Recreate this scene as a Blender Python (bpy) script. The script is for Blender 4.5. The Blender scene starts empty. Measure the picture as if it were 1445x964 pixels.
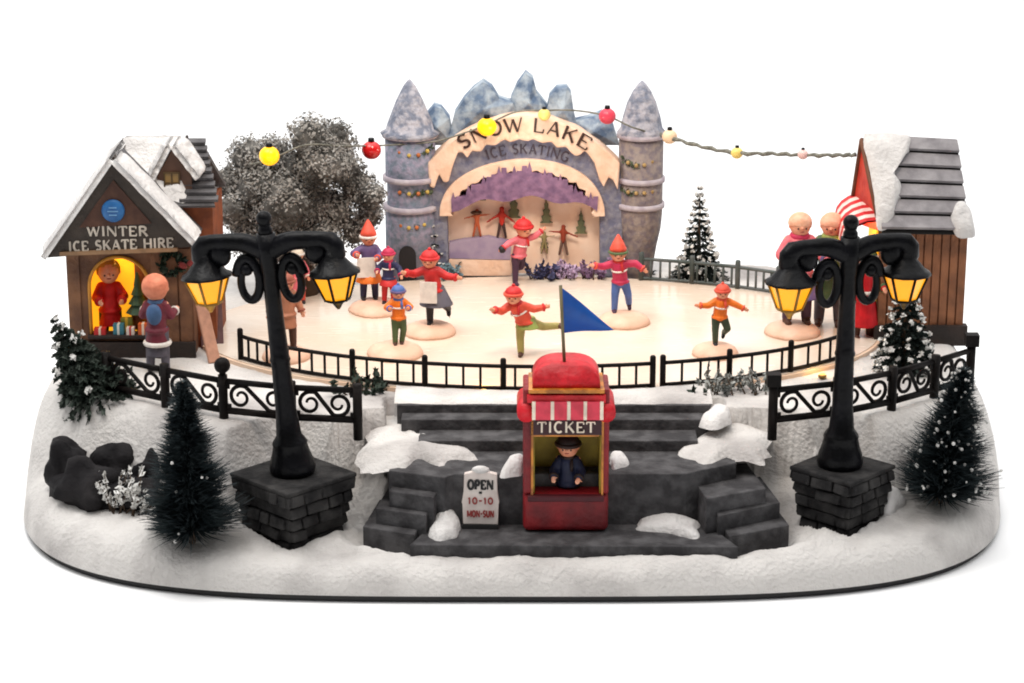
import bpy, math, random
import numpy as np
from mathutils import Vector, Matrix, noise as mnoise
R = random.Random(7)
SC = bpy.context.scene
COL = SC.collection
PI = math.pi

# ---------------------------------------------------------------- camera model
TH = math.radians(17); DIST = 11.0; ZC = .5; FPX = 1445/2/(2.26/11)
CT, ST = math.cos(TH), math.sin(TH)
CAM = (0, -DIST*CT, ZC+DIST*ST)
def _ray(px, py):
    a = (px-722.5)/FPX; b = -(py-482)/FPX
    return (a, CT+b*ST, -ST+b*CT)
def PZ(px, py, z):
    d = _ray(px, py); t = (z-CAM[2])/d[2]
    return Vector((d[0]*t, CAM[1]+d[1]*t, z))
def PY(px, py, y):
    d = _ray(px, py); t = (y-CAM[1])/d[1]
    return Vector((d[0]*t, y, CAM[2]+d[2]*t))
def upx(y):                                    # world units per photo pixel at depth y
    return (DIST+y*CT)/FPX

cam = bpy.data.cameras.new('camera'); co = bpy.data.objects.new('camera', cam); COL.objects.link(co)
cam.sensor_width = 36; cam.lens = 36*FPX/1445; cam.clip_end = 500; cam.clip_start = .1
co.location = CAM; co.rotation_euler = (PI/2-TH, 0, 0); SC.camera = co
cam.shift_y = 0

# ---------------------------------------------------------------- materials
MATS = {}
def mat(name, c, rough=.6, c2=None, ns=8.0, lo=.4, hi=.6, bump=0, bs=40.0, emit=None, es=0, spec=.4, metal=0, detail=6, coat=0):
    if name in MATS: return MATS[name]
    m = bpy.data.materials.new(name); m.use_nodes = True
    nt = m.node_tree; N = nt.nodes; L = nt.links
    b = N['Principled BSDF']
    b.inputs['Roughness'].default_value = rough
    b.inputs['Specular IOR Level'].default_value = spec
    b.inputs['Metallic'].default_value = metal
    b.inputs['Coat Weight'].default_value = coat
    tc = N.new('ShaderNodeTexCoord')
    c2 = c2 or tuple(x*.82 for x in c)
    n = N.new('ShaderNodeTexNoise'); n.inputs['Scale'].default_value = ns; n.inputs['Detail'].default_value = detail
    L.new(tc.outputs['Object'], n.inputs['Vector'])
    mr = N.new('ShaderNodeMapRange'); mr.inputs['From Min'].default_value = lo; mr.inputs['From Max'].default_value = hi
    L.new(n.outputs['Fac'], mr.inputs['Value'])
    mx = N.new('ShaderNodeMix'); mx.data_type = 'RGBA'
    mx.inputs['A'].default_value = (*c, 1); mx.inputs['B'].default_value = (*c2, 1)
    L.new(mr.outputs['Result'], mx.inputs['Factor'])
    L.new(mx.outputs['Result'], b.inputs['Base Color'])
    if bump:
        n2 = N.new('ShaderNodeTexNoise'); n2.inputs['Scale'].default_value = bs; n2.inputs['Detail'].default_value = 5
        L.new(tc.outputs['Object'], n2.inputs['Vector'])
        bp = N.new('ShaderNodeBump'); bp.inputs['Strength'].default_value = bump; bp.inputs['Distance'].default_value = .02
        L.new(n2.outputs['Fac'], bp.inputs['Height']); L.new(bp.outputs['Normal'], b.inputs['Normal'])
    if emit:
        b.inputs['Emission Color'].default_value = (*emit, 1); b.inputs['Emission Strength'].default_value = es
    MATS[name] = m
    return m
def hx(r, g, b):                               # sRGB 0..255 to linear
    f = lambda v: (v/255/12.92) if v/255 <= .04045 else ((v/255+.055)/1.055)**2.4
    return (f(r), f(g), f(b))

SNOW  = mat('snow', (.62,.595,.57), .75, (.32,.298,.29), 2.9, .44, .72, .55, 55, spec=.25)
SNOWP = mat('snow_clean', (.67,.65,.635), .7, (.52,.50,.49), 9, .45, .7, .5, 60, spec=.25)
PLINTH= mat('plinth_black', (.012,.011,.012), .45)
ICE   = mat('ice', (.68,.535,.415), .22, (.70,.62,.53), 1.8, .35, .65, .12, 14, spec=.4)
ICERIM= mat('ice_rim', (.72,.50,.36), .5, (.75,.58,.44), 5, .4, .6, .2, 30)
STONE = mat('stair_stone', (.044,.042,.044), .8, (.096,.093,.096), 14, .4, .65, .35, 60, spec=.12)
ROCKM = mat('planter_stone', (.014,.0135,.014), .75, (.050,.048,.047), 9, .42, .68, .6, 26, spec=.12)
BOULD = mat('boulder', (.010,.009,.010), .75, (.034,.031,.032), 6, .45, .7, .6, 22, spec=.12)
BLACK = mat('black_paint', (.0025,.0025,.003), .33, (.006,.006,.008), 9, .4, .7, .25, 30, spec=.11)
IRON  = mat('fence_iron', (.005,.004,.004), .5, (.012,.009,.008), 12, .4, .7, .2, 50, spec=.10)
GLASS = mat('lantern_glass', (.7,.32,.01), .3, (.6,.27,.01), emit=(1.0,.36,.0), es=.80)
BRASS = mat('lantern_frame', (.30,.16,.02), .45, (.2,.1,.01))
def pm(r, g, b, rough=.55, k=.75, bump=.15):
    c = hx(r, g, b)
    return mat('paint_%d_%d_%d' % (r, g, b), c, rough, tuple(x*k for x in c), 22, .4, .65, bump, 40, spec=.35)

def scratches(m, base, tint):
    nt=m.node_tree; N=nt.nodes; L=nt.links; b=N['Principled BSDF']; tc=N.new('ShaderNodeTexCoord'); tot=None
    for rot,sc in ((.5,(1.5,15,1)),(2.1,(1.6,13,1)),(1.2,(1.8,17,1))):
        mp=N.new('ShaderNodeMapping'); mp.inputs['Rotation'].default_value=(0,0,rot); mp.inputs['Scale'].default_value=sc; L.new(tc.outputs['Object'],mp.inputs['Vector'])
        n=N.new('ShaderNodeTexNoise'); n.inputs['Scale'].default_value=2.2; n.inputs['Detail'].default_value=3; n.inputs['Distortion'].default_value=1.6; L.new(mp.outputs['Vector'],n.inputs['Vector'])
        r=N.new('ShaderNodeMapRange'); r.inputs['From Min'].default_value=.655; r.inputs['From Max'].default_value=.72; L.new(n.outputs['Fac'],r.inputs['Value'])
        if tot is None: tot=r.outputs['Result']
        else:
            a=N.new('ShaderNodeMath'); a.operation='MAXIMUM'; L.new(tot,a.inputs[0]); L.new(r.outputs['Result'],a.inputs[1]); tot=a.outputs[0]
    src=b.inputs['Base Color'].links[0].from_socket; mx=N.new('ShaderNodeMix'); mx.data_type='RGBA'; mx.inputs['B'].default_value=(*tint,1); L.new(src,mx.inputs['A'])
    f=N.new('ShaderNodeMath'); f.operation='MULTIPLY'; f.inputs[1].default_value=.10; L.new(tot,f.inputs[0]); L.new(f.outputs[0],mx.inputs['Factor']); L.new(mx.outputs['Result'],b.inputs['Base Color'])
    r=N.new('ShaderNodeMapRange'); r.inputs['To Min'].default_value=.18; r.inputs['To Max'].default_value=.34; L.new(tot,r.inputs['Value']); L.new(r.outputs['Result'],b.inputs['Roughness'])
scratches(ICE,None,(.74,.69,.63))
# ---------------------------------------------------------------- mesh builder
class MB:
    def __init__(s): s.v=[]; s.f=[]; s.sm=[]; s.mi=[]; s.cur=0
    def add(s, vs, fs, smooth=False):
        o = len(s.v); s.v += [Vector(v) for v in vs]
        for f in fs: s.f.append([i+o for i in f]); s.sm.append(smooth); s.mi.append(s.cur)
        return s
    def box(s, c, d, M=None):
        x,y,z = d[0]/2,d[1]/2,d[2]/2; c = Vector(c)
        vs = [Vector(p) for p in ((-x,-y,-z),(x,-y,-z),(x,y,-z),(-x,y,-z),(-x,-y,z),(x,-y,z),(x,y,z),(-x,y,z))]
        if M is not None: vs = [M @ v for v in vs]
        return s.add([v+c for v in vs], [(0,3,2,1),(4,5,6,7),(0,1,5,4),(1,2,6,5),(2,3,7,6),(3,0,4,7)])
    def prism(s, poly, z0, z1, top=None):      # plan polygon (ccw) extruded in z
        n = len(poly); top = top or poly
        vs = [(p[0],p[1],z0) for p in poly]+[(p[0],p[1],z1) for p in top]
        fs = [list(range(n))[::-1], list(range(n,2*n))]+[(i,(i+1)%n,n+(i+1)%n,n+i) for i in range(n)]
        return s.add(vs, fs)
    def slab(s, poly, y0, y1, smooth=False):                 # elevation polygon (x,z) ccw seen from -y, y0 front
        n = len(poly)
        vs = [(p[0],y0,p[1]) for p in poly]+[(p[0],y1,p[1]) for p in poly]
        fs = [list(range(n)), list(range(n,2*n))[::-1]]+[((i+1)%n,i,n+i,n+(i+1)%n) for i in range(n)]
        return s.add(vs, fs, smooth)
    def strip(s, top, bot, y0, y1):            # band between two polylines (x,z), thickness y0..y1
        n = len(top)
        vs = [(p[0],y0,p[1]) for p in bot]+[(p[0],y0,p[1]) for p in top]+[(p[0],y1,p[1]) for p in bot]+[(p[0],y1,p[1]) for p in top]
        fs = []
        for i in range(n-1):
            fs += [(i,i+1,n+i+1,n+i),(2*n+i+1,2*n+i,3*n+i,3*n+i+1),(n+i,n+i+1,3*n+i+1,3*n+i),(i+1,i,2*n+i,2*n+i+1)]
        fs += [(0,n,3*n,2*n),(n-1,2*n+n-1,3*n+n-1,2*n-1)]
        return s.add(vs, fs)
    def tube(s, pts, rad, n=8, cap=True, closed=False, flat=1.0):
        pts = [Vector(p) for p in pts]; m = len(pts)
        rad = [rad]*m if not hasattr(rad,'__len__') else list(rad)
        vs=[]; up = None
        for i,p in enumerate(pts):
            t = (pts[(i+1)%m if closed else min(i+1,m-1)]-pts[(i-1)%m if closed else max(i-1,0)])
            t = t.normalized() if t.length>1e-9 else Vector((0,0,1))
            if up is None: up = Vector((0,1,0)) if abs(t.y)<.9 else Vector((1,0,0))
            a = (up-t*up.dot(t)); a = a.normalized() if a.length>1e-6 else t.orthogonal().normalized()
            b = t.cross(a); up = a
            for k in range(n):
                q = 2*PI*k/n; vs.append(p+(a*math.cos(q)*flat+b*math.sin(q))*rad[i])
        fs=[]
        for i in range(m if closed else m-1):
            for k in range(n):
                j=(i+1)%m; fs.append((i*n+k,i*n+(k+1)%n,j*n+(k+1)%n,j*n+k))
        if cap and not closed: fs += [list(range(n))[::-1], list(range((m-1)*n,m*n))]
        return s.add(vs, fs, n>4)
    def lathe(s, prof, c=(0,0,0), n=20, M=None, smooth=True, sx=1, sy=1, ph=0):
        c = Vector(c); vs=[]; m=len(prof)
        for r,z in prof:
            for k in range(n):
                q=2*PI*k/n+ph; v=Vector((r*math.cos(q)*sx,r*math.sin(q)*sy,z)); vs.append((M@v if M is not None else v)+c)
        fs=[(i*n+k,i*n+(k+1)%n,(i+1)*n+(k+1)%n,(i+1)*n+k) for i in range(m-1) for k in range(n)]
        fs+=[list(range(n))[::-1], list(range((m-1)*n,m*n))]
        return s.add(vs, fs, smooth)
    def ell(s, c, r, nu=14, nv=9, M=None, disp=0, dsc=3.0, seed=0):
        r = r if hasattr(r,'__len__') else (r,r,r); c=Vector(c); vs=[]
        def P(th,ph):
            v=Vector((math.sin(th)*math.cos(ph),math.sin(th)*math.sin(ph),math.cos(th)))
            k=1+disp*mnoise.noise(v*dsc+Vector((seed*3.1,seed*1.7,seed))) if disp else 1
            v=Vector((v.x*r[0]*k,v.y*r[1]*k,v.z*r[2]*k)); return (M@v if M is not None else v)+c
        vs.append(P(0,0))
        for i in range(1,nv):
            for k in range(nu): vs.append(P(PI*i/nv,2*PI*k/nu))
        vs.append(P(PI,0)); fs=[]
        for k in range(nu): fs.append((0,1+k,1+(k+1)%nu))
        for i in range(nv-2):
            for k in range(nu): a=1+i*nu; fs.append((a+k,a+nu+k,a+nu+(k+1)%nu,a+(k+1)%nu))
        a=1+(nv-2)*nu
        for k in range(nu): fs.append((a+k,len(vs)-1,a+(k+1)%nu))
        return s.add(vs, fs, True)
    def cap(s, p0, p1, r0, r1, n=10):          # tapered capsule
        p0,p1=Vector(p0),Vector(p1); d=(p1-p0); L=d.length; d=d.normalized() if L>1e-9 else Vector((0,0,1))
        pts=[];rad=[]
        for k in range(1,5): a=PI/2*(1-k/4); pts.append(p0-d*r0*math.sin(a)); rad.append(max(r0*math.cos(a),r0*.08))
        for k in range(0,4): a=PI/2*k/3.6; pts.append(p1+d*r1*math.sin(a)); rad.append(max(r1*math.cos(a),r1*.08))
        return s.tube(pts, rad, n)
    def build(s, name, mt, parent=None, off=None):
        me=bpy.data.meshes.new(name); o=Vector(off) if off is not None else Vector((0,0,0))
        me.from_pydata([tuple(v-o) for v in s.v],[],s.f); me.update()
        me.polygons.foreach_set('use_smooth', s.sm)
        for m in (mt if isinstance(mt,(list,tuple)) else [mt]): me.materials.append(m)
        me.polygons.foreach_set('material_index', s.mi)
        ob=bpy.data.objects.new(name,me); COL.objects.link(ob)
        if parent is not None: ob.parent=parent
        elif off is not None: ob.location=off
        return ob

def tag(o, label, cat, group=None, kind=None):
    o['label']=label; o['category']=cat
    if group: o['group']=group
    if kind: o['kind']=kind
    return o
def thing(name, loc, label, cat, group=None, rot=(0,0,0), sc=1):
    o=bpy.data.objects.new(name,None); COL.objects.link(o); o.empty_display_size=.05
    o.location=loc; o.rotation_euler=rot; o.scale=(sc,sc,sc)
    return tag(o,label,cat,group)
def copy_tree(o, parent=None):
    c=o.copy(); COL.objects.link(c)
    if parent is not None: c.parent=parent
    for ch in list(o.children): copy_tree(ch,c)
    return c
def remesh(ob, vox, smooth=2):
    me0=ob.data
    m=ob.modifiers.new('r','REMESH'); m.mode='VOXEL'; m.voxel_size=vox; m.use_smooth_shade=True
    if smooth:
        q=ob.modifiers.new('s','SMOOTH'); q.iterations=smooth; q.factor=.5
    dg=bpy.context.evaluated_depsgraph_get(); dg.update()
    me=bpy.data.meshes.new_from_object(ob.evaluated_get(dg))
    ob.modifiers.clear(); mats=list(me0.materials); ob.data=me; me.name=ob.name
    me.materials.clear()
    for x in mats: me.materials.append(x)
    for p in me.polygons: p.use_smooth=True; p.material_index=0
    bpy.data.meshes.remove(me0)
    return ob
def bevel(ob, w, seg=2):
    m=ob.modifiers.new('b','BEVEL'); m.width=w; m.segments=seg; m.limit_method='ANGLE'; m.angle_limit=math.radians(40)
    return ob

# ---------------------------------------------------------------- lettering (stroke glyphs, box 0..1 wide, 0..1 high; 't' = thick stroke)
def arc(cx,cy,rx,ry,a0,a1,n=8): return [(cx+rx*math.cos(math.radians(a0+(a1-a0)*i/n)),cy+ry*math.sin(math.radians(a0+(a1-a0)*i/n))) for i in range(n+1)]
GL={
'I':(.34,[('t',[(.5,0),(.5,1)])]),
'N':(.9,[('s',[(.1,0),(.1,1)]),('t',[(.1,1),(.9,0)]),('s',[(.9,0),(.9,1)])]),
'T':(.8,[('t',[(.5,0),(.5,1)]),('s',[(.05,.96),(.95,.96)]),('s',[(.05,.96),(.05,.78)]),('s',[(.95,.96),(.95,.78)])]),
'E':(.72,[('t',[(.15,0),(.15,1)]),('s',[(.1,.96),(.9,.96)]),('s',[(.1,.5),(.7,.5)]),('s',[(.1,.04),(.95,.04)]),('s',[(.93,.04),(.93,.25)]),('s',[(.9,.96),(.9,.78)])]),
'R':(.82,[('t',[(.15,0),(.15,1)]),('t',[(.15,.96)]+arc(.5,.74,.3,.22,90,-90)+[(.15,.52)]),('t',[(.5,.5),(.95,0)])]),
'C':(.82,[('t',arc(.55,.5,.43,.48,50,310,14))]),
'S':(.66,[('t',arc(.5,.74,.36,.24,30,270,9)+arc(.5,.26,.36,.24,90,-150,9)[1:])]),
'K':(.85,[('t',[(.15,0),(.15,1)]),('s',[(.85,1),(.2,.42)]),('t',[(.4,.6),(.92,0)])]),
'A':(.88,[('s',[(.08,0),(.5,1)]),('t',[(.5,1),(.92,0)]),('s',[(.24,.33),(.76,.33)])]),
'H':(.9,[('t',[(.12,0),(.12,1)]),('t',[(.88,0),(.88,1)]),('s',[(.12,.5),(.88,.5)])]),
'O':(.9,[('t',arc(.5,.5,.42,.48,0,360,18))]),
'P':(.75,[('t',[(.15,0),(.15,1)]),('t',[(.15,.96)]+arc(.5,.71,.34,.25,90,-90)+[(.15,.46)])]),
'W':(1.15,[('t',[(.04,1),(.28,0)]),('s',[(.28,0),(.5,.9)]),('t',[(.5,.9),(.74,0)]),('s',[(.74,0),(.97,1)])]),
'L':(.72,[('t',[(.15,0),(.15,1)]),('s',[(.1,.04),(.95,.04)]),('s',[(.93,.04),(.93,.28)])]),
'G':(.9,[('t',arc(.55,.5,.43,.48,50,320,14)),('t',[(.88,.1),(.88,.45)]),('s',[(.6,.45),(.95,.45)])]),
'M':(1.1,[('s',[(.08,0),(.08,1)]),('t',[(.08,1),(.5,.15)]),('s',[(.5,.15),(.92,1)]),('t',[(.92,1),(.92,0)])]),
'U':(.85,[('t',[(.12,1),(.12,.35)]+arc(.5,.35,.38,.33,180,360,8)+[(.88,1)])]),
'1':(.45,[('t',[(.55,0),(.55,1)]),('s',[(.55,1),(.2,.8)])]),
'0':(.75,[('t',arc(.5,.5,.38,.48,0,360,16))]),
'-':(.5,[('t',[(.1,.5),(.9,.5)])]),
' ':(.45,[]),
}
def lettering(mb, text, place, h, depth=.006, thick=.17, thin=.10, gap=.16, width=None):
    """place(u, v, w): u along the line (0 = middle), v up, w out of the face; all in scene units"""
    W=sum(GL[c][0] for c in text)*h+gap*h*(len(text)-1); k=1 if width is None else width/W
    u=-W*k/2
    for c in text:
        gw,strokes=GL[c]
        for kind,pl in strokes:
            t=(thick if kind=='t' else thin)*h
            P=[Vector((u+p[0]*gw*h*k,p[1]*h)) for p in pl]
            kk_=len(P); closed=(P[0]-P[-1]).length<1e-4*h; Lf=[];Rt=[]; si=strokes.index((kind,pl))
            for i in range(kk_):
                a=P[i]-P[i-1] if i else ((P[0]-P[-2]) if closed else P[1]-P[0]); b=P[i+1]-P[i] if i<kk_-1 else ((P[1]-P[0]) if closed else P[-1]-P[-2])
                a=a.normalized(); b=b.normalized(); n1=Vector((-a.y,a.x)); n2=Vector((-b.y,b.x)); nm=(n1+n2); nm=nm.normalized() if nm.length>.3 else n1
                w_=t/2/max(.45,nm.dot(n1)); Lf.append(P[i]+nm*w_); Rt.append(P[i]-nm*w_)
            dp=depth+si*.0007
            vs=[place(p.x,p.y,0) for p in Lf]+[place(p.x,p.y,0) for p in Rt]+[place(p.x,p.y,dp) for p in Lf]+[place(p.x,p.y,dp) for p in Rt]
            fs=[]
            for i in range(kk_-1): fs+=[(3*kk_+i,3*kk_+i+1,2*kk_+i+1,2*kk_+i),(kk_+i,kk_+i+1,3*kk_+i+1,3*kk_+i),(i+1,i,2*kk_+i,2*kk_+i+1)]
            if not closed: fs+=[(0,kk_,3*kk_,2*kk_),(2*kk_-1,kk_-1,3*kk_-1,4*kk_-1)]
            mb.add(vs,fs)
        u+=(gw+gap)*h*k

# ---------------------------------------------------------------- setting: white table top, white studio surround
mb=MB(); S_=60
mb.add([(-S_,-S_,0),(S_,-S_,0),(S_,S_,0),(-S_,S_,0)],[(0,1,2,3)])
tb=mb.build('white_table_top', mat('white_surface',(.95,.95,.95),.9,(.945,.945,.945),3,spec=.1)); tag(tb,'plain white surface the winter scene stands on','table top',kind='structure')

w=bpy.data.worlds.new('World'); SC.world=w; w.use_nodes=True
nt=w.node_tree; N=nt.nodes; L=nt.links; bg=N['Background']
tc=N.new('ShaderNodeTexCoord'); sp=N.new('ShaderNodeSeparateXYZ'); L.new(tc.outputs['Generated'],sp.inputs[0])
mr=N.new('ShaderNodeMapRange'); mr.inputs['From Min'].default_value=-.55; mr.inputs['From Max'].default_value=.25
mr.inputs['To Min'].default_value=.06; mr.inputs['To Max'].default_value=1.0; L.new(sp.outputs['Y'],mr.inputs['Value'])
mz=N.new('ShaderNodeMapRange'); mz.inputs['From Min'].default_value=.55; mz.inputs['From Max'].default_value=1.0
mz.inputs['To Min'].default_value=0; mz.inputs['To Max'].default_value=1.95; L.new(sp.outputs['Z'],mz.inputs['Value'])
ad=N.new('ShaderNodeMath'); L.new(mr.outputs['Result'],ad.inputs[0]); L.new(mz.outputs['Result'],ad.inputs[1])
L.new(ad.outputs[0],bg.inputs['Strength']); bg.inputs['Color'].default_value=(1,1,1,1)

def area(name, loc, target, size, e, c=(1,1,1)):
    l=bpy.data.lights.new(name,'AREA'); l.energy=e; l.size=size; l.color=c; o=bpy.data.objects.new(name,l); COL.objects.link(o)
    o.location=loc; o.rotation_euler=(Vector(target)-Vector(loc)).to_track_quat('-Z','Y').to_euler(); return o
def point(name, loc, e, c, r=.03):
    l=bpy.data.lights.new(name,'POINT'); l.energy=e; l.color=c; l.shadow_soft_size=r; o=bpy.data.objects.new(name,l); COL.objects.link(o); o.location=loc; return o
area('key_softbox',(-2.2,-1.2,5.4),(0,-.3,.3),2.4,125,(1,.97,.93))
wl=area('warm_fill',(.2,-1.6,4.2),(.12,.75,.75),1.0,20,(1,.86,.72)); wl.data.spread=math.radians(75)  # unseen warm fill added above to brighten rink, skaters and castle front

# ---------------------------------------------------------------- snow base
BA,BB,BN,BYC=2.05,1.62,3.6,-.15
HP=.50                                          # plateau
HR=.52                                          # ice
fl=[PZ(165,556,HP),PZ(318,592,HP),PZ(507,602,HP)]
fr=[PZ(1088,602,HP),PZ(1255,572,HP),PZ(1372,548,HP)]
PLAT=[(-1.95,1.7),(-1.97,-.62),(-1.70,-.84),(fl[0].x+.02,fl[0].y-.11),(fl[1].x-.02,fl[1].y-.10),(fl[2].x+.02,fl[2].y-.09),(-.50,-1.0),(-.455,-.86),
      (.80,-.86),(.86,-1.0),(fr[0].x-.03,fr[0].y-.09),(fr[1].x+.03,fr[1].y-.10),(fr[2].x+.05,fr[2].y-.10),(2.03,.1),(2.03,1.7)]
# stairs, in plan
ZL,ZPF=.39,.18                                  # landing, booth platform
TR=[.325,.26,.195]
def sdist(X,Y,poly):
    D=np.full(X.shape,1e9); inside=np.zeros(X.shape,bool); n=len(poly)
    for i in range(n):
        x0,y0=poly[i]; x1,y1=poly[(i+1)%n]; dx,dy=x1-x0,y1-y0
        t=np.clip(((X-x0)*dx+(Y-y0)*dy)/(dx*dx+dy*dy+1e-12),0,1)
        D=np.minimum(D,np.hypot(X-x0-t*dx,Y-y0-t*dy))
        c=((y0>Y)!=(y1>Y))&(X<(x1-x0)*(Y-y0)/((y1-y0) if abs(y1-y0)>1e-12 else 1e-12)+x0); inside^=c
    return np.where(inside,D,-D)
def v2(p): return (p.x,p.y)
# landing (upper level of the stairs)
LA=[v2(PZ(549,664,ZL)),v2(PZ(627,674,ZL)),v2(PZ(640,669,ZL)),v2(PZ(958,669,ZL)),v2(PZ(969,668,ZL)),v2(PZ(1039,653,ZL)),(.86,-.80),(-.52,-.80)]
edgeL=[(549,664,627,674),(549,693,612,702),(530,717,601,727),(512,743,585,755)]
edgeR=[(969,668,1039,653),(997,704,1081,689),(1014,728,1101,709),(1029,757,1114,741)]
zs=[ZL]+TR
stepsL=[];stepsR=[]
for k in (1,2,3):
    a=PZ(*edgeL[k][:2],zs[k]); b=PZ(*edgeL[k][2:],zs[k]); stepsL.append([v2(a),v2(b),(b.x+.05,b.y+.30),(a.x+.05,a.y+.30)])
    a=PZ(*edgeR[k][:2],zs[k]); b=PZ(*edgeR[k][2:],zs[k]); stepsR.append([v2(a),v2(b),(b.x-.05,b.y+.30),(a.x-.05,a.y+.30)])
PFL=[v2(PZ(578,769,ZPF)),v2(PZ(1042,772,ZPF)),(LA[4][0]+.06,LA[3][1]+.08),(LA[2][0]-.06,LA[2][1]+.08)]
cL0=PZ(414,672,.36); cR0=PZ(1189,662,.37)
nx,ny=340,270
U,V=np.meshgrid(np.linspace(-1,1,nx),np.linspace(-1,1,ny))
mxx=np.maximum(np.abs(U),np.abs(V)); den=(np.abs(U)**BN+np.abs(V)**BN)**(1/BN)+1e-9
X=U*mxx/den*BA; Y=V*mxx/den*BB+BYC; T=mxx
def fbm(x,y,s,seed): return mnoise.fractal(Vector((x*s,y*s,seed)),1.0,2.0,4)
NZ=np.array([[fbm(X[j,i],Y[j,i],3.2,1.7) for i in range(nx)] for j in range(ny)])
NF=np.array([[fbm(X[j,i],Y[j,i],13,5.1) for i in range(nx)] for j in range(ny)])
d=sdist(X,Y,PLAT)+NZ*.012
def ss(x,a,b):
    t=np.clip((x-a)/(b-a),0,1); return t*t*(3-2*t)
apron=.135+.05*np.clip(np.abs(X)-.7,0,1.3)+.02*NZ+.004*NF
bank=ss(d,-.20,.035)*.86+ss(d,-.42,0)*.14
Zt=apron+(HP-apron)*bank+NF*.004
for poly in [LA]+stepsL+stepsR:                 # the stairs sit in a cut through the bank
    dd=sdist(X,Y,poly); Zt=np.where(dd>-.004+.016*NF+.012*NZ,np.minimum(Zt,.10),Zt)
for poly,zz in ((LA,ZL),(stepsL[0],TR[0]),(stepsR[0],TR[0]),(stepsL[1],TR[1]),(stepsR[1],TR[1]),(stepsL[2],.115),(stepsR[2],.115)):
    dd=-sdist(X,Y,poly); lim=zz-.015+np.maximum(dd,0)*(.55 if zz<.12 else 1.15)+NF*.012; Zt=np.where((dd<.22)&(Y<-.93),np.minimum(Zt,lim),Zt)
for (qx,qy,qh,qy_) in ((cL0.x,cL0.y,.172,PI/4),(cR0.x,cR0.y,.145,PI/4+.03)):   # hollows round the planters
    ux=(X-qx)*math.cos(qy_)+(Y-qy)*math.sin(qy_); uy=-(X-qx)*math.sin(qy_)+(Y-qy)*math.cos(qy_)
    dd=np.maximum(np.abs(ux),np.abs(uy))-qh*.86; Zt=np.minimum(Zt,.125+np.maximum(dd,0)*2.2+NF*.01)
dd=sdist(X,Y,PFL); Zt=np.where(dd>0,np.minimum(Zt,.12),Zt)
rim=np.sqrt(np.clip(1-np.clip((T-.925)/.075,0,1)**2.2,0,1))
Zt=.03+(Zt-.03)*rim
def ground(x,y):
    k=np.argmin((X-x)**2+(Y-y)**2); return float(Zt.flat[k])
vs=np.stack([X,Y,Zt],-1).reshape(-1,3).tolist()
fs=[(j*nx+i,j*nx+i+1,(j+1)*nx+i+1,(j+1)*nx+i) for j in range(ny-1) for i in range(nx-1)]
base=thing('display_base',(0,BYC,0),'snow covered oval base with a black rim carrying the whole skating village','base')
mb=MB(); mb.add(vs,fs,True); mb.build('snow_cover',SNOW,base,(0,BYC,0))
mb=MB(); pl=[]
for k in range(160):
    a=2*PI*k/160; c,s_=math.cos(a),math.sin(a); rr=(abs(c)**BN+abs(s_)**BN)**(-1/BN); pl.append((c*rr*BA,s_*rr*BB+BYC))
mb.prism([(x*.992,(y-BYC)*.99+BYC) for x,y in pl],.0015,.034); mb.build('plinth_rim',PLINTH,base,(0,BYC,0))

# ---------------------------------------------------------------- ice rink
RCX,RCY,RA,RB=.12,.115,1.53,.90
def rp(a,k=1.0): return (RCX+RA*k*math.cos(a),RCY+RB*k*math.sin(a))
rink=thing('ice_rink',(RCX,RCY,HP),'round cream coloured ice rink lit warm, behind the black picket fence','ice rink')
mb=MB(); mb.prism([rp(2*PI*k/140,.995) for k in range(140)],HP-.02,HR-.004); mb.build('rink_rim',ICERIM,rink,rink.location)
mb=MB(); mb.prism([rp(2*PI*k/140,.985) for k in range(140)],HR-.003,HR); mb.build('ice_sheet',ICE,rink,rink.location)

# ---------------------------------------------------------------- stairs
st=thing('stone_stairs',(.14,-1.1,.1),'dark grey stone stairs and booth platform in front of the rink','stairs')
o_=st.location
def stair(poly,z0,z1,name='step',bw=.004):
    m=MB(); m.prism(poly,z0,z1); return bevel(m.build(name,STONE,st,o_),bw)
stair(LA,.08,ZL,'landing')
p0,p1=PZ(590,622,.435),PZ(985,622,.435)
stair([(p0.x,p0.y),(p1.x,p1.y),(p1.x,-.7),(p0.x,-.7)],ZL-.05,.435)
p0,p1=PZ(566,592,.48),PZ(998,592,.48)
stair([(p0.x,p0.y),(p1.x,p1.y),(p1.x,-.7),(p0.x,-.7)],ZL-.05,.48)
p0,p1=PZ(560,571,.515),PZ(1003,571,.515)
stair([(p0.x,p0.y),(p1.x,p1.y),(p1.x,-.72),(p0.x,-.72)],ZL-.05,.513)
for P_,sg in ((stepsL,1),(stepsR,1)):
    for k,p in enumerate(P_): stair(p,.06,TR[k])
stair(PFL,.05,ZPF,'platform')

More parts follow.
